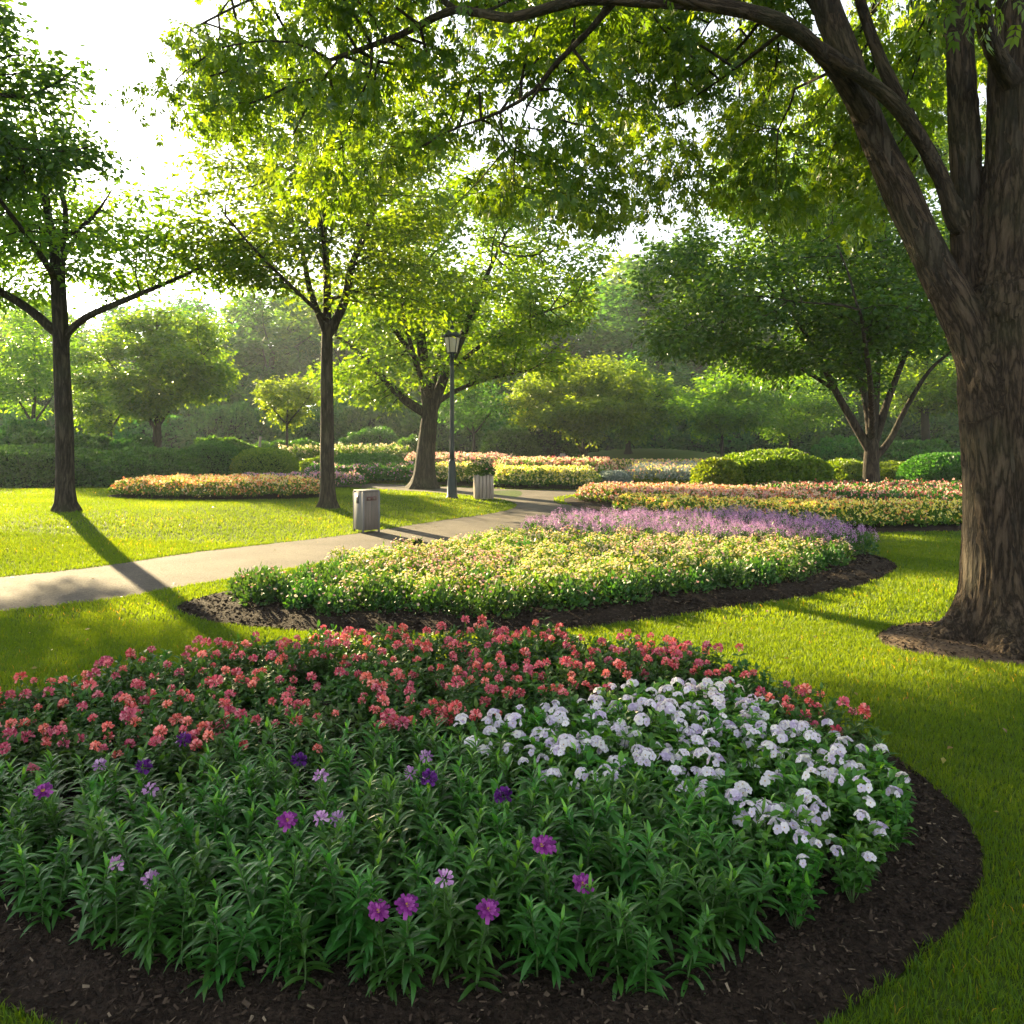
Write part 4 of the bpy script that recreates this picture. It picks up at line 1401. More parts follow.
def ball_head(seed, Rr=.03, mats=None, n=46):
    rg = np.random.default_rng(seed)
    g = Geo()
    i = np.arange(n) + .5
    z = 1 - i / n * 1.45
    ph = i * 2.39996
    s_ = np.sqrt(np.maximum(0, 1 - z * z))
    v = np.stack([np.cos(ph) * s_, np.sin(ph) * s_, z], 1) + rg.normal(0, .08, (n, 3))
    v = nrm(v)
    tan = nrm(np.cross(v, rg.normal(0, 1, (n, 3))))
    scatter(g, PETAL, v * Rr * .5, frames(v + tan * .7 + np.array([0, 0, .1]), v * 1.0 + rg.normal(0, .5, (n, 3))), Rr * rg.uniform(.55, .85, n), rg.uniform(0, 1, n))
    return g


def phlox_head(seed, Rr=.034, flowers=7, petal=.024):
    rg = np.random.default_rng(seed)
    g = Geo()
    for f in range(flowers):
        a = f * 2.4 + rg.uniform(-.4, .4); e = rg.uniform(.15, 1.0) if f else 1.4
        v = np.array([math.cos(a) * math.cos(e), math.sin(a) * math.cos(e), math.sin(e)])
        u = nrm(np.cross(v, [.3, .2, 1.0])); w = np.cross(v, u)
        ps = petal * rg.uniform(.8, 1.2)
        ang = np.arange(5) * 2 * np.pi / 5 + rg.uniform(0, 6)
        d = np.cos(ang)[:, None] * u + np.sin(ang)[:, None] * w + v * rg.uniform(.0, .35)
        scatter(g, ROUND, np.repeat((v * Rr)[None], 5, 0), frames(d, np.repeat(v[None], 5, 0) + rg.normal(0, .12, (5, 3))), ps * rg.uniform(.85, 1.15, 5), rg.uniform(0, .25, 5) + rg.uniform(0, .75))
        scatter(g, ([(-.12, -.12, 0), (.12, -.12, 0), (.12, .12, 0), (-.12, .12, 0), (0, 0, .12)], [(0, 1, 4), (1, 2, 4), (2, 3, 4), (3, 0, 4)]), (v * (Rr + .001))[None], frames(u[None], v[None]), np.array([ps]), np.array([.5]), 1)
    return g


NPETAL = ([(x * .62, y, z) for (x, y, z) in PETAL[0]], PETAL[1])


def daisy_head(seed, Rr=.037, layers=3, n=12, closed=0.0):
    rg = np.random.default_rng(seed)
    g = Geo()
    for l in range(layers):
        m = n - 2 * l
        a = np.arange(m) * 2 * np.pi / m + l * .3 + rg.normal(0, .06, m)
        el = .05 + .4 * l + closed + rg.normal(0, .16, m)
        d = np.stack([np.cos(a) * np.cos(el), np.sin(a) * np.cos(el), np.sin(el)], 1)
        scatter(g, NPETAL, np.tile([[0, 0, .002 + .003 * l]], (m, 1)), frames(d, np.tile([[0, 0, 1.0]], (m, 1))), Rr * (1 - .2 * l) * rg.uniform(.88, 1.1, m), rg.uniform(0, 1, m))
    lathe(g, [(.001, 0), (Rr * .2, .003), (Rr * .2, .008), (.001, .012)], (0, 0, .004), 8, .5, 1)
    return g


LANCE = []
for k in range(10):
    g, tops = stem_plant_geo(200 + k, H=.30 + .01 * (k % 4), n_stems=2 if k % 3 else 1)
    LANCE.append((g.mesh("leafy_plant", [M['lance'], M['stem']]), tops))
BUSHY = []
for k in range(7):
    g, tops = bushy_geo(230 + k, .12, .29, 200, .046, 6)
    BUSHY.append((g.mesh("bushy_plant", [M['small_leaf'], M['stem']]), tops))
PHLOXP = []
for k in range(6):
    g, tops = bushy_geo(260 + k, .1, .33, 170, .06, 5)
    PHLOXP.append((g.mesh("phlox_plant", [M['lance'], M['stem']]), tops))
CORAL = [ball_head(300 + k, .021 + .003 * (k % 3)).mesh("flower_head", [M['coral']]) for k in range(6)]
WHITE = [phlox_head(310 + k, .03, 4 + k, .0175).mesh("flower_head", [M['white'], M['centre']]) for k in range(7)]
PURP = [daisy_head(320 + k).mesh("flower_head", [M['purple'], M['centre']]) for k in range(3)]
DKP = [ball_head(330 + k, .03, n=60).mesh("flower_head", [M['dkpurple']]) for k in range(2)]
LIL = [ball_head(335 + k, .026, n=30).mesh("flower_head", [M['lilac']]) for k in range(2)]
# flower stalk as a small mesh
gs = Geo(); tube(gs, [(0, 0, -.10), (.002, 0, -.05), (0, 0, 0)], [.0022, .002, .0018], 4, .5)
STALK = gs.mesh("stalk", [M['stem']])

WHITE_POLY = np.array([(462, 730), (560, 700), (640, 686), (720, 684), (800, 718), (870, 738), (905, 770), (935, 830), (925, 880), (850, 905), (800, 862), (750, 810), (680, 785), (620, 782), (560, 780), (510, 760)], float)


def spots(P, step, seed, jitter=.35, margin=.05):
    rg = np.random.default_rng(seed)
    x0, y0 = P.min(0); x1, y1 = P.max(0)
    xs = np.arange(x0, x1, step); ys = np.arange(y0, y1, step * .87)
    out = []
    for j, y in enumerate(ys):
        for x in xs:
            out.append((x + (j % 2) * step * .5 + rg.uniform(-jitter, jitter) * step, y + rg.uniform(-jitter, jitter) * step))
    out = np.array(out)
    k = inside(P, out[:, 0], out[:, 1])
    out = out[k]
    d = dist_line(P, out[:, 0], out[:, 1])
    return out[d > margin], d[d > margin]


def to_px(x, y, z):
    return 512 + F * x / y, HZ + F * (CAMH - z) / y


def plant(kind_name, mesh, label, cat, group, x, y, z, rz, s, tilt=(0, 0)):
    o = link(kind_name, mesh, None, (x, y, z), 0, s)
    o.rotation_euler = (tilt[0], tilt[1], rz)
    tag(o, label, cat, group)
    return o


def add_head(p, mesh, at, s=1.0, lift=.03, rs=None):
    h = link("flower_head", mesh, p, (at[0], at[1], at[2] + lift), 0, s)
    h.rotation_euler = (rs.uniform(-.35, .35), rs.uniform(-.35, .35), rs.uniform(0, 6.28))
    return h


rp = random.Random(17)
pts, dd = spots(BED1, .132, 3, .33, .12)
lance_spots = []
n_cor = n_whi = n_lea = 0
for (x, y), d in zip(pts, dd):
    front = y < 4.2
    # bare mulch rim: wide at the front and the right
    rim = np.interp(math.atan2(y - 4.1, x + .3), [-3.1, -2.6, -1.9, -1.2, -.6, 0, .35, .8, 1.6], [.2, .3, .24, .26, .26, .36, .42, .26, .1])
    if d < rim:
        continue
    u, v = to_px(x, y, .33)
    if u < -90 or u > 1060:
        continue
    z = .05 * min(1, d / .35)
    w_in = inside(WHITE_POLY, np.array([u]), np.array([v]))[0]
    border = np.interp(u, [-100, 0, 100, 200, 300, 460, 560, 700, 760, 840, 900], [775, 772, 760, 748, 738, 728, 700, 692, 716, 742, 750]) + rp.uniform(-9, 9)
    rz = rp.uniform(0, 6.28)
    tl = (rp.uniform(-.1, .1), rp.uniform(-.1, .1))
    if w_in:
        if rp.random() < .12:
            continue
        m, tops = rp.choice(PHLOXP)
        s = rp.uniform(.85, 1.08)
        if d < rim + .15:
            s *= .85
        o = plant("phlox_plant", m, "phlox plant with pale lilac-white flower clusters in the right half of the front bed", "phlox", "white and lilac phlox of the front bed", x, y, z, rz, s, tl)
        for t in rp.sample(tops, rp.choice([1, 2, 2, 3])):
            add_head(o, rp.choice(WHITE), t, rp.uniform(.8, 1.15), rp.uniform(.0, .04), rp)
        n_whi += 1
    elif v < border:
        if rp.random() < .46:
            continue
        m, tops = rp.choice(BUSHY)
        s = rp.uniform(.9, 1.2)
        o = plant("coral_flower_plant", m, "bushy plant with round coral-pink flower heads at the back of the front bed", "flowering plant", "coral-pink flowers of the front bed", x, y, z, rz, s, tl)
        for t in rp.sample(tops, rp.choice([1, 1, 2, 2, 3])):
            add_head(o, rp.choice(CORAL), t, rp.uniform(.8, 1.2), rp.uniform(.005, .05), rp)
        n_cor += 1
    else:
        lance_spots.append((x, y, z, rz, tl, d, rim))

FLW = [(476, 902, 'P', "large magenta-purple daisy flower low at the bottom centre"), (411, 876, 'P', "magenta-purple bloom just above and left of the lowest daisy"), (388, 887, 'P', "smaller purple bloom beside the magenta one near bottom centre"),
       (457, 864, 'L', "small faded purple bloom above the lowest daisy"), (285, 813, 'P', "rich purple double bloom in the left half of the leafy plants"), (318, 812, 'L', "dull mauve bloom right of the rich purple double one"),
       (349, 804, 'L', "pale lilac open bloom near the middle of the leafy plants"), (425, 795, 'D', "very dark purple ball flower left of centre among green leaves"), (499, 792, 'D', "very dark purple ball flower closest to the white phlox"),
       (287, 759, 'D', "dark violet flower cluster at the edge of the coral flowers"), (155, 757, 'D', "dark violet bloom at left below the coral flowers"), (182, 726, 'D', "deep violet flower cluster poking up among coral flowers"),
       (150, 725, 'D', "small deep violet bloom left of the deep violet cluster"), (102, 755, 'L', "small violet bloom at left beside coral heads"), (60, 778, 'P', "violet-purple bloom near the left edge"), (150, 782, 'L', "pale violet bloom at left above the plain green leaves"),
       (117, 841, 'L', "flat violet-blue bloom low at the left"), (142, 850, 'L', "second violet-blue bloom close beside the flat one low at the left"), (335, 774, 'L', "tiny pink-violet bud cluster near the middle"),
       (395, 759, 'L', "pale violet bloom below the coral flowers at the centre"), (410, 748, 'L', "pale lilac spike of bloom at the edge of the coral flowers"), (549, 850, 'P', "pinkish purple bloom at the centre, left one of a pair"),
       (569, 850, 'P', "pinkish purple bloom at the centre, right one of a pair"), (599, 858, 'P', "small purple bloom just right of the pinkish pair"), (202, 694, 'D', "dark violet spike rising at the back left among coral flowers")]
best = {}
for (u, v, k, lb) in FLW:
    bi, bd = None, 1e9
    for i, (x, y, z, rz, tl, d, rim) in enumerate(lance_spots):
        if i in best:
            continue
        uu, vv = to_px(x, y, .355)
        q = math.hypot(uu - u, vv - v)
        if q < bd:
            bi, bd = i, q
    if bd < 40:
        best[bi] = (k, lb, u, v)
cnt = 0
for i, (x, y, z, rz, tl, d, rim) in enumerate(lance_spots):
    m, tops = rp.choice(LANCE)
    s = rp.uniform(.88, 1.12)
    if d < rim + .14:
        s *= .82
    if i in best:
        k, lb, u, v = best[i]
        yy = max((CAMH - .36 - z) * F / (v - HZ), 2.5)
        x, y = (u - 512) / F * yy, yy
        tl = (0, 0)
        o = plant("leafy_plant", m, "leafy plant bearing the " + " ".join(lb.split()[:12]), "flowering plant", "leafy green plants of the front bed", x, y, z, rz, s, tl)
        mesh = rp.choice(dict(P=PURP, D=DKP, L=LIL)[k])
        h = add_head(o, mesh, tops[0], 1.05 / s, .035, rp)
        if k == 'P':
            h.rotation_euler = (.55, .1, -rz)
        st = link("stalk", STALK, o, (tops[0][0], tops[0][1], tops[0][2] + .036))
    else:
        o = plant("leafy_plant", m, "upright lance-leaved green plant without open flowers in the front bed", "leafy plant", "leafy green plants of the front bed", x, y, z, rz, s, tl)
print("front bed:", n_cor, n_whi, len(lance_spots), "flowers placed", len(best))


# ------------------------------------------------------------------ middle beds: low bedding clumps
def clump(seed, Rr, H, n_leaf, leaf, lm, flowers, fm, fsize, spike=0.0, tmpl=LEAF):
    rg = np.random.default_rng(seed)
    g = Geo()
    v = nrm(rg.normal(0, 1, (n_leaf, 3))); v[:, 2] = np.abs(v[:, 2])
    rr = rg.uniform(.45, 1, n_leaf) ** .7
    pos = v * rr[:, None] * np.array([Rr, Rr, H])
    pos[:, 2] *= (1 + .15 * np.sin(pos[:, 0] * 40 + seed) * np.sin(pos[:, 1] * 40))
    d = v + rg.normal(0, .5, (n_leaf, 3)) + np.array([0, 0, .5])
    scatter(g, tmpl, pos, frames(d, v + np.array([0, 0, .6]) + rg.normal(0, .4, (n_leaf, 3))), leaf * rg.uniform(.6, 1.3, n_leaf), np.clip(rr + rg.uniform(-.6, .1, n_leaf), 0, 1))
    for j in range(9):
        a = j * 2.4; q = Rr * math.sqrt((j + .3) / 9) * .85
        tube(g, [(0, 0, 0), (math.cos(a) * q * .6, math.sin(a) * q * .6, H * .5), (math.cos(a) * q, math.sin(a) * q, H * .93)], [.004, .003, .002], 3, .3)
    for f in range(flowers):
        a = rg.uniform(0, 6.28); q = rg.uniform(0, 1) ** .5
        h = H * math.sqrt(max(.05, 1 - (q * .9) ** 2)) * rg.uniform(.95, 1.12)
        c = np.array([math.cos(a) * q * Rr, math.sin(a) * q * Rr, h])
        mi = 1 + int(rg.integers(0, len(fm)))
        if spike > 0:
            m = 16
            t = rg.uniform(0, 1, m)
            ang = rg.uniform(0, 6.28, m)
            p = c + np.stack([np.cos(ang) * .012 * (1.3 - t), np.sin(ang) * .012 * (1.3 - t), t * spike], 1)
            dd_ = np.stack([np.cos(ang), np.sin(ang), rg.uniform(0, .8, m)], 1)
            scatter(g, PETAL, p, frames(dd_, np.tile([[0, 0, 1.0]], (m, 1)) + rg.normal(0, .3, (m, 3))), fsize * (1.2 - .5 * t), rg.uniform(0, 1, m), mi)
        else:
            m = 6
            ang = np.arange(m) * 2 * np.pi / m + rg.uniform(0, 6)
            nn = nrm(np.array([math.cos(a) * q, math.sin(a) * q, 1.1]) + rg.normal(0, .3, 3))
            u = nrm(np.cross(nn, [.2, .3, 1.0])); w = np.cross(nn, u)
            dd_ = np.cos(ang)[:, None] * u + np.sin(ang)[:, None] * w + nn * .35
            scatter(g, PETAL, np.repeat(c[None], m, 0), frames(dd_, np.repeat(nn[None], m, 0)), fsize * rg.uniform(.85, 1.15, m), np.full(m, rg.uniform(0, 1)), mi)
    return g.mesh("clump", [lm] + fm)


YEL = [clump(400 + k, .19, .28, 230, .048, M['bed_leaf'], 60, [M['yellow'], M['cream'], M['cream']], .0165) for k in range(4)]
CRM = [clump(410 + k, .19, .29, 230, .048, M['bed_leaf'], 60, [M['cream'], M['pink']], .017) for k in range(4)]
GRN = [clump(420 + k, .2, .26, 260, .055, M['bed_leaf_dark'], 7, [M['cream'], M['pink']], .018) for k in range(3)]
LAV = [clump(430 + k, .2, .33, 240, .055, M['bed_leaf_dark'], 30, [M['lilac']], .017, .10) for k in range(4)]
pts, dd = spots(BED2, .3, 8, .32, .1)
nb = 0
for (x, y), d in zip(pts, dd):
    u0, v0 = to_px(x, y, 0)
    front = (v0 > np.interp(u0, [190, 520, 900], [560, 600, 560]))
    if front and d < .5 + .1 * math.sin(x * 5):
        continue
    if x > 3.6 and y < 11.5 and d < .65:
        continue
    if d < .18:
        continue
    u, v = to_px(x, y, .3)
    # lilac strip at the back right
    lav = y > np.interp(x, [-1, .3, 1.5, 3, 4, 5.2], [13.4, 12.5, 11.9, 11.5, 11.3, 11.0])
    z = .06
    rz = rp.uniform(0, 6.28)
    if lav and x > -.1:
        o = plant("lilac_plant", rp.choice(LAV), "lilac-spiked flowering plant in the strip behind the yellow bed", "lilac plant", "lilac flowers behind the yellow bed", x, y, z, rz, rp.uniform(.9, 1.12))
    else:
        gr = (d < .85 and front) or (x < -1.2 and y < 9.2 and rp.random() < .6) or rp.random() < .1
        pk = wob(np.array([x]), np.array([y]), 1.3, 2.0)[0] > .15
        ms = GRN if gr else (CRM if pk else YEL)
        lb = ("leafy green clump with few flowers along the rim of the yellow bed" if gr else ("clump of cream and pink flowers inside the yellow bed" if pk else "clump of yellow flowers inside the yellow bed"))
        gp = ("green clumps of the yellow bed" if gr else ("cream and pink clumps of the yellow bed" if pk else "yellow clumps of the yellow bed"))
        o = plant("yellow_bed_plant", rp.choice(ms), lb, "bedding plant", gp, x, y, z, rz, rp.uniform(.85, 1.15))
    nb += 1
print("bed2 plants", nb)

# dark seed head on a thin stalk above the yellow bed
g = Geo()
x_, y_ = (418 - 512) / F * 9.3, 9.3
gr_ = bpy.data.objects.new("seed_head", None); COL.objects.link(gr_); gr_.location = (x_, y_, .04)
tag(gr_, "lone dark seed head on a thin stalk above the yellow flowers", "flower")
tube(g, [(0, 0, 0), (.01, 0, .25), (0, 0, .47)], [.005, .004, .004], 5); g.build("stalk", M['stem'], gr_)
hb = ball_head(5, .05, n=50); o = link("flower_head", hb.mesh("flower_head", [M['core']]), gr_, (0, 0, .48))


def bed_mass(name, label, poly, H, n_leaf, leaf, lm, n_fl, fm, fsize, seed, zbase=.05, hvar=.2, tmpl=LEAF_FLAT):
    """far bedding that reads as one mass of leaves and flowers"""
    rg = np.random.default_rng(seed)
    P = np.asarray(poly, float)
    def pick(n):
        x = rg.uniform(P[:, 0].min(), P[:, 0].max(), n * 3); y = rg.uniform(P[:, 1].min(), P[:, 1].max(), n * 3)
        k = inside(P, x, y); x, y = x[k][:n], y[k][:n]
        d = dist_line(P, x, y)
        hh = H * (1 + hvar * wob(x, y, 5, seed)) * np.sqrt(np.clip(d / .35, .12, 1))
        return x, y, hh + gz(x, y) + zbase, gz(x, y) + zbase
    g = Geo()
    x, y, t, b = pick(n_leaf)
    n = len(x)
    z = b + (t - b) * rg.uniform(.15, 1, n) ** .6
    d = rg.normal(0, .6, (n, 3)) + np.array([0, 0, .8])
    scatter(g, tmpl, np.stack([x, y, z], 1), frames(d, rg.normal(0, 1, (n, 3)) + np.array([0, -.2, .6])), leaf * rg.uniform(.6, 1.3, n), rg.uniform(0, 1, n))
    for i, m in enumerate(fm):
        x, y, t, b = pick(n_fl // len(fm))
        n = len(x)
        z = t + rg.uniform(-.05, .06, n)
        for rep in range(3):
            d = rg.normal(0, .7, (n, 3)) + np.array([0, 0, .5])
            scatter(g, PETAL, np.stack([x, y, z], 1), frames(d, rg.normal(0, .6, (n, 3)) + np.array([0, -.4, .8])), fsize * rg.uniform(.7, 1.3, n), rg.uniform(0, 1, n), i + 1)
    tag(g.build(name, [lm] + list(fm)), label, "flower bed", kind="stuff")


def strip(pts_front, pts_back):
    return np.vstack([spline(np.array(pts_front), .5), spline(np.array(pts_back), .5)[::-1]])


bed_mass("flower_bed", "band of yellow flowers in front of the pink ones, right of the path", strip([(2.3, 18.2), (3.4, 16.2), (5.5, 14.8), (8.2, 14.95), (12.5, 15.8)], [(2.5, 19.2), (3.9, 17.6), (5.8, 16.7), (8.4, 16.6), (12.7, 17.2)]),
         .33, 42000, .08, M['bed_leaf'], 8500, [M['yellow'], M['yellow'], M['orange'], M['yellow']], .045, 1)
bed_mass("flower_bed", "band of salmon-pink flowers between the path and the small yellow-green mound", strip([(1.65, 20.6), (2.6, 19.4), (4.0, 17.9), (5.9, 17.0), (7.4, 17.0)], [(1.8, 22.2), (3.2, 22.2), (5.4, 21.6), (6.6, 20.6), (7.6, 19.8)]),
         .32, 26000, .08, M['bed_leaf'], 6500, [M['pink'], M['orange'], M['cream']], .05, 2)
bed_mass("flower_bed", "dark leafy band with dull red and rose flowers below the mounded bush", strip([(6.6, 17.9), (8.5, 17.2), (12.9, 17.6)], [(6.2, 21.8), (9, 22.6), (13.5, 22.5)]),
         .36, 34000, .09, M['bed_leaf_dark'], 3200, [M['red'], M['red'], M['pink']], .05, 3)
bed_mass("flower_bed", "low bed of yellow flowers across the path behind the pale planter", strip([(-.6, 26.3), (.7, 25.6), (2.5, 25.7)], [(-.9, 28.2), (.8, 28), (3.1, 27.6)]),
         .5, 16000, .11, M['bed_leaf'], 3200, [M['yellow'], M['yellow'], M['cream']], .07, 4)
bed_mass("flower_bed", "bed of brick-pink flowers behind the low yellow bed", strip([(-.6, 28.8), (1, 28.6), (3.3, 28.2)], [(-1, 32), (1.5, 32.5), (4.2, 31)]),
         .66, 15000, .12, M['bed_leaf'], 3000, [M['pink'], M['red'], M['cream']], .08, 5)
bed_mass("flower_bed", "oval bed of orange, cream and pink flowers on the left lawn", BED5 * .99 + BED5.mean(0) * .01, .3, 30000, .08, M['bed_leaf'], 7000, [M['orange'], M['cream'], M['yellow'], M['orange']], .045, 6)
bed_mass("flower_bed", "low leafy bed with small pink flowers behind the litter bin lawn", strip([(-7.4, 27.4), (-5, 28.2), (-3.2, 28.2)], [(-8, 31), (-5, 31.5), (-3, 31)]), .5, 16000, .13, M['hedge'], 1600, [M['pink'], M['lilac']], .06, 7)
bed_mass("flower_bed", "pale pink and white flower drift behind the forked trunk", strip([(-4.2, 31), (-2, 31.8), (-.8, 31.4)], [(-5, 36), (-2, 37), (.4, 35.5)]), .7, 14000, .13, M['bed_leaf_dark'], 3000, [M['cream'], M['pink'], M['pink']], .09, 8)
bed_mass("flower_bed", "row of tiny mauve flowers between the ball-clipped bushes and the oval bed", strip([(-8.8, 25.2), (-6.5, 25.6), (-4.8, 26.6)], [(-9.2, 26.6), (-6.5, 26.9), (-5.2, 27.6)]), .35, 8000, .1, M['hedge'], 2400, [M['pink'], M['lilac']], .05, 9)
bed_mass("flower_bed", "green leafy bed with yellow tips right of the forked trunk", strip([(-3, 27.6), (-2, 27.3), (-1.1, 27.3)], [(-3, 30), (-2, 30), (-1, 29.5)]), .55, 9000, .12, M['bed_leaf'], 1600, [M['yellow'], M['cream']], .07, 10)
bed_mass("flower_bed", "blue-grey low bed with scattered pale flowers beyond the salmon-pink band", strip([(4.2, 29), (6.5, 28), (9, 28)], [(4.8, 34), (7.5, 35), (10, 34)]), .45, 14000, .13, M['silver'], 1800, [M['yellow'], M['pink']], .07, 11)
bed_mass("flower_bed", "thin far row of orange flowers under the grass mound", strip([(4.4, 36.5), (8, 36.5), (11, 36)], [(4.4, 38), (8, 38), (11, 37.6)]), .4, 7000, .14, M['bed_leaf'], 2600, [M['pink'], M['yellow']], .08, 12)
bed_mass("flower_bed", "misty pale shrubs and flowers along the far left of the wood", strip([(-11, 36), (-8, 37), (-4.5, 37.5)], [(-11, 40), (-8, 41), (-4.5, 41)]), 1.0, 12000, .16, M['bed_leaf'], 900, [M['cream']], .09, 13)
c_, r_ = bpx(598, 628, 472, 28, .6); bush("silver_shrub", "small silvery mound plant at the right end of the bed across the path", "shrub", c_, r_, 3500, .09, M['silver'], 61, 2.2)
c_, r_ = bpx(496, 526, 466, 29.5, .7); bush("silver_shrub", "low whitish mound plant right behind the pale planter", "shrub", c_, r_, 3500, .09, M['silver'], 62, 2.2)


# ------------------------------------------------------------------ lamp post
def lamp_post():
    Y = 21.4
    x = (452 - 512) / F * Y
    root = bpy.data.objects.new("lamp_post", None); COL.objects.link(root); root.location = (x, Y, gz1(x, Y) - .01)
    tag(root, "dark green lamp post with a lantern head in front of the forked tree", "lamp post")
    top = CAMH + (HZ - 333) / F * Y - root.location.z       # finial tip
    zl = CAMH + (HZ - 353) / F * Y - root.location.z         # lantern foot
    g = Geo(); lathe(g, [(.17, 0), (.17, .05), (.135, .08), (.125, .5), (.11, .54), (.1, .95), (.08, 1.02), (.07, 1.06)], k=12); g.build("base", M['metal'], root)
    g = Geo(); lathe(g, [(.07, 1.05), (.062, 1.3), (.054, zl - .35), (.05, zl - .12), (.075, zl - .1), (.075, zl - .06), (.05, zl - .04), (.1, zl)], k=12); g.build("pole", M['metal'], root, False)
    ln = bpy.data.objects.new("lantern", None); COL.objects.link(ln); ln.parent = root; ln.location = (0, 0, zl)
    H = .42
    g = Geo(); lathe(g, [(.13, 0), (.14, .02), (.21, H - .02), (.2, H)], k=6, a0=.2); g.build("pane", M['glass'], ln)
    g = Geo()
    for i in range(6):
        a = .2 + i * math.pi / 3
        tube(g, [(.137 * math.cos(a), .137 * math.sin(a), 0), (.216 * math.cos(a), .216 * math.sin(a), H)], [.012, .012], 5)
    for rr, z in ((.142, .0), (.218, H)):
        lathe(g, [(rr, z - .015), (rr + .012, z), (rr, z + .015)], k=6, a0=.2)
    g.build("frame", M['metal'], ln)
    g = Geo(); lathe(g, [(.27, H + .016), (.275, H + .035), (.22, H + .08), (.13, H + .14), (.09, H + .2), (.055, H + .22), (.05, H + .27), (.07, H + .29), (.03, H + .33), (.015, H + .42), (.004, H + .46)], k=12); g.build("roof", M['metal'], ln)
    return root


lamp_post()


# ------------------------------------------------------------------ litter bin
def litter_bin():
    Y = 14.55
    x = (366.5 - 512) / F * Y
    z0 = gz1(x, Y)
    root = bpy.data.objects.new("litter_bin", None); COL.objects.link(root); root.location = (x, Y, z0 - .01); root.rotation_euler = (0, 0, R(40))
    tag(root, "square grey litter bin with small notices standing at the path's edge", "litter bin")
    H = .76; W = .335
    g = Geo(); box(g, (0, 0, H / 2 + .03), (W - .02, W - .02, H - .06), bev=.006); g.build("body", M['bin_right'], root)
    # panels on the two faces towards the path
    g = Geo(); box(g, (-W / 2 + .002, 0, H / 2 + .02), (.022, W - .05, H - .09), bev=.004); g.build("side_panel", M['bin_left'], root)
    g = Geo(); box(g, (0, -W / 2 + .002, H / 2 + .02), (W - .05, .022, H - .09), bev=.004); g.build("side_panel", M['bin_right'], root)
    for sx in (-1, 1):
        for sy in (-1, 1):
            g = Geo(); box(g, (sx * (W / 2 - .006), sy * (W / 2 - .006), H / 2), (.034, .034, H - .004), bev=.004); g.build("corner_post", M['bin_left'], root)
    g = Geo(); box(g, (0, 0, H + .008), (W + .008, W + .008, .02), bev=.003); g.build("lid", M['bin_left'], root)
    g = Geo(); box(g, (-W / 2 - .0125, .01, H - .15), (.006, .09, .14)); pl = g.build("notice", M['placard'], root)
    g = Geo(); box(g, (-W / 2 - .0165, .01, H - .115), (.003, .06, .03)); g.build("notice_window", M['bin_left'], pl)
    g = Geo(); box(g, (.0, -W / 2 - .0125, H - .13), (.2, .006, .07)); pl = g.build("notice", M['placard_red'], root)
    for k in (-1, 1):
        g = Geo(); box(g, (k * .05, -W / 2 - .0165, H - .135), (.05, .003, .04)); g.build("notice_window", M['bin_right'], pl)


litter_bin()


# ------------------------------------------------------------------ planter
def planter():
    Y = 21.6
    x = (483.5 - 512) / F * Y
    root = bpy.data.objects.new("wooden_planter", None); COL.objects.link(root); root.location = (x, Y, gz1(x, Y) - .01); root.rotation_euler = (0, 0, R(8))
    tag(root, "tall pale slatted wooden planter box beside the path, right of the lamp post", "planter")
    W, H = .48, .66
    for face in range(4):
        g = Geo()
        a = face * math.pi / 2
        for k in range(5):
            t = (k - 2) * (W / 5)
            cx, cy = t, -W / 2
            box(g, (cx * math.cos(a) - cy * math.sin(a), cx * math.sin(a) + cy * math.cos(a), H / 2 + .04), (W / 5 - .014, .022, H - .02 + .02 * ((k * 7 + face) % 3) / 3), a, bev=.003)
        g.build("slat_panel", M['pale_wood'], root)
    g = Geo()
    for sx in (-1, 1):
        for sy in (-1, 1):
            box(g, (sx * (W / 2 - .02), sy * (W / 2 - .02), H / 2 + .02), (.05, .05, H + .02), bev=.004)
    g.build("frame", M['pale_wood'], root)
    g = Geo(); box(g, (0, 0, H / 2 + .03), (W - .09, W - .09, H - .06)); g.build("soil_fill", M['soil'], root)
    rg = np.random.default_rng(3)
    for i, (nm, lb, cx, m, f, rr, hh) in enumerate([("potted_flowers", "yellow-green flowering plant spilling over the left side of the pale planter", -.2, M['bed_leaf'], [M['yellow'], M['cream']], .3, .34), ("potted_flowers", "dusky leafy plant filling the top of the pale planter", .1, M['bed_leaf_dark'], [M['pink'], M['red']], .22, .26)]):
        o = link(nm, clump(500 + i, rr, hh, 420, .08, m, 26 if i == 0 else 8, f, .035), None, (x + cx, Y - .05, root.location.z + H + .0))
        tag(o, lb, "plant")


planter()

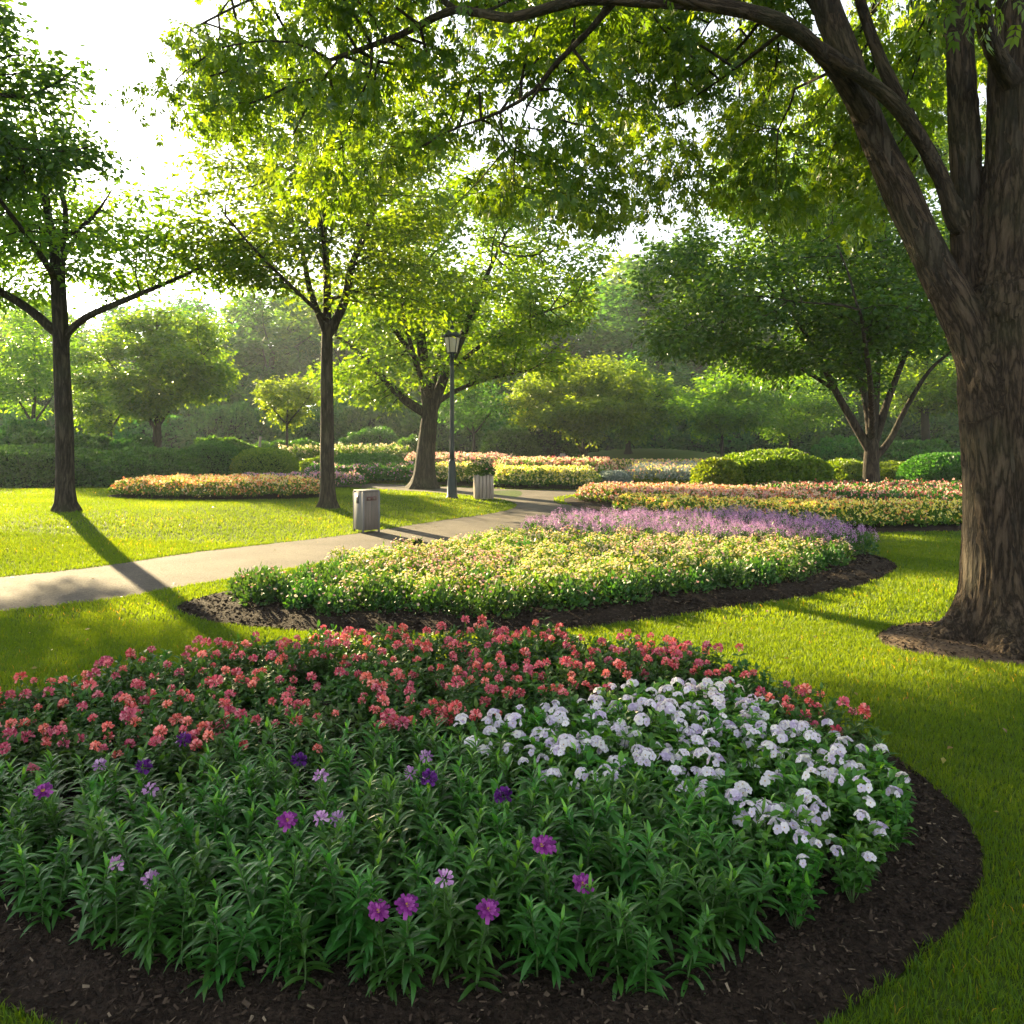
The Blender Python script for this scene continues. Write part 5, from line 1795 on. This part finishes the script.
# ------------------------------------------------------------------ small posts
for (u, yt, yb, Y, w, lb) in [(683, 475, 484, 30, .13, "short pale wooden post standing in the blue-grey bed"), (562, 454, 476, 34, .22, "dark weathered post behind the brick-pink flowers"), (259, 437, 450, 37, .12, "thin bare stake in the haze near the pale sapling"),
                              (599, 475, 485, 29, .1, "small pale stake beside the silvery mound plant")]:
    x = (u - 512) / F * Y
    z = gz1(x, Y)
    h = CAMH + (HZ - yt) / F * Y - z
    g = Geo(); box(g, (0, 0, h / 2 - .02), (w, w * .8, h + .04), bev=.015, taper=.92)
    box(g, (0, 0, h + .01), (w * .8, w * .62, .03), bev=.008)
    o = g.build("wooden_post", M['post_wood']); o.location = (x, Y, z); o.rotation_euler = (0, R(2), .4)
    tag(o, lb, "post")

# ------------------------------------------------------------------ the bare leader above the slender tree
def dead_twig():
    Y = 16.5
    P = lambda u, v: np.array([(u - 512) / F * Y, Y, CAMH + (HZ - v) / F * Y])
    return [spline([P(56, 190), P(54, 120), P(52, 95)], .3), spline([P(53, 108), P(47, 90), P(41, 60)], .3), spline([P(52, 100), P(57, 70), P(63, 55), (P(63, 40))], .3), spline([P(54, 100), P(60, 92), P(66, 85)], .3)]


for o in list(COL.objects):
    if o.get("label", "").startswith("slender tree with a low"):
        g = Geo()
        for q, r0 in zip(dead_twig(), (.03, .014, .016, .008)):
            tube(g, q - np.array(o.location), np.linspace(r0, r0 * .4, len(q)), 5)
        b = g.build("bare_leader", M['bark'], o, True)
        b["label"] = "leafless dead leader"


# ------------------------------------------------------------------ haze
def haze():
    g = Geo(); box(g, (0, 100, 9), (322, 322, 20.5))
    m, nt, out = new_mat('pale_haze')
    v = N(nt, "ShaderNodeVolumePrincipled")
    v.inputs["Color"].default_value = (.82, .93, 1.0, 1)
    v.inputs["Density"].default_value = HAZE
    v.inputs["Anisotropy"].default_value = .3
    nt.links.new(v.outputs[0], out.inputs["Volume"])
    o = g.build("haze", m)
    tag(o, "pale morning haze hanging in the air of the whole garden", "haze", kind="stuff")


HAZE = .0006
if HAZE > 0:
    haze()
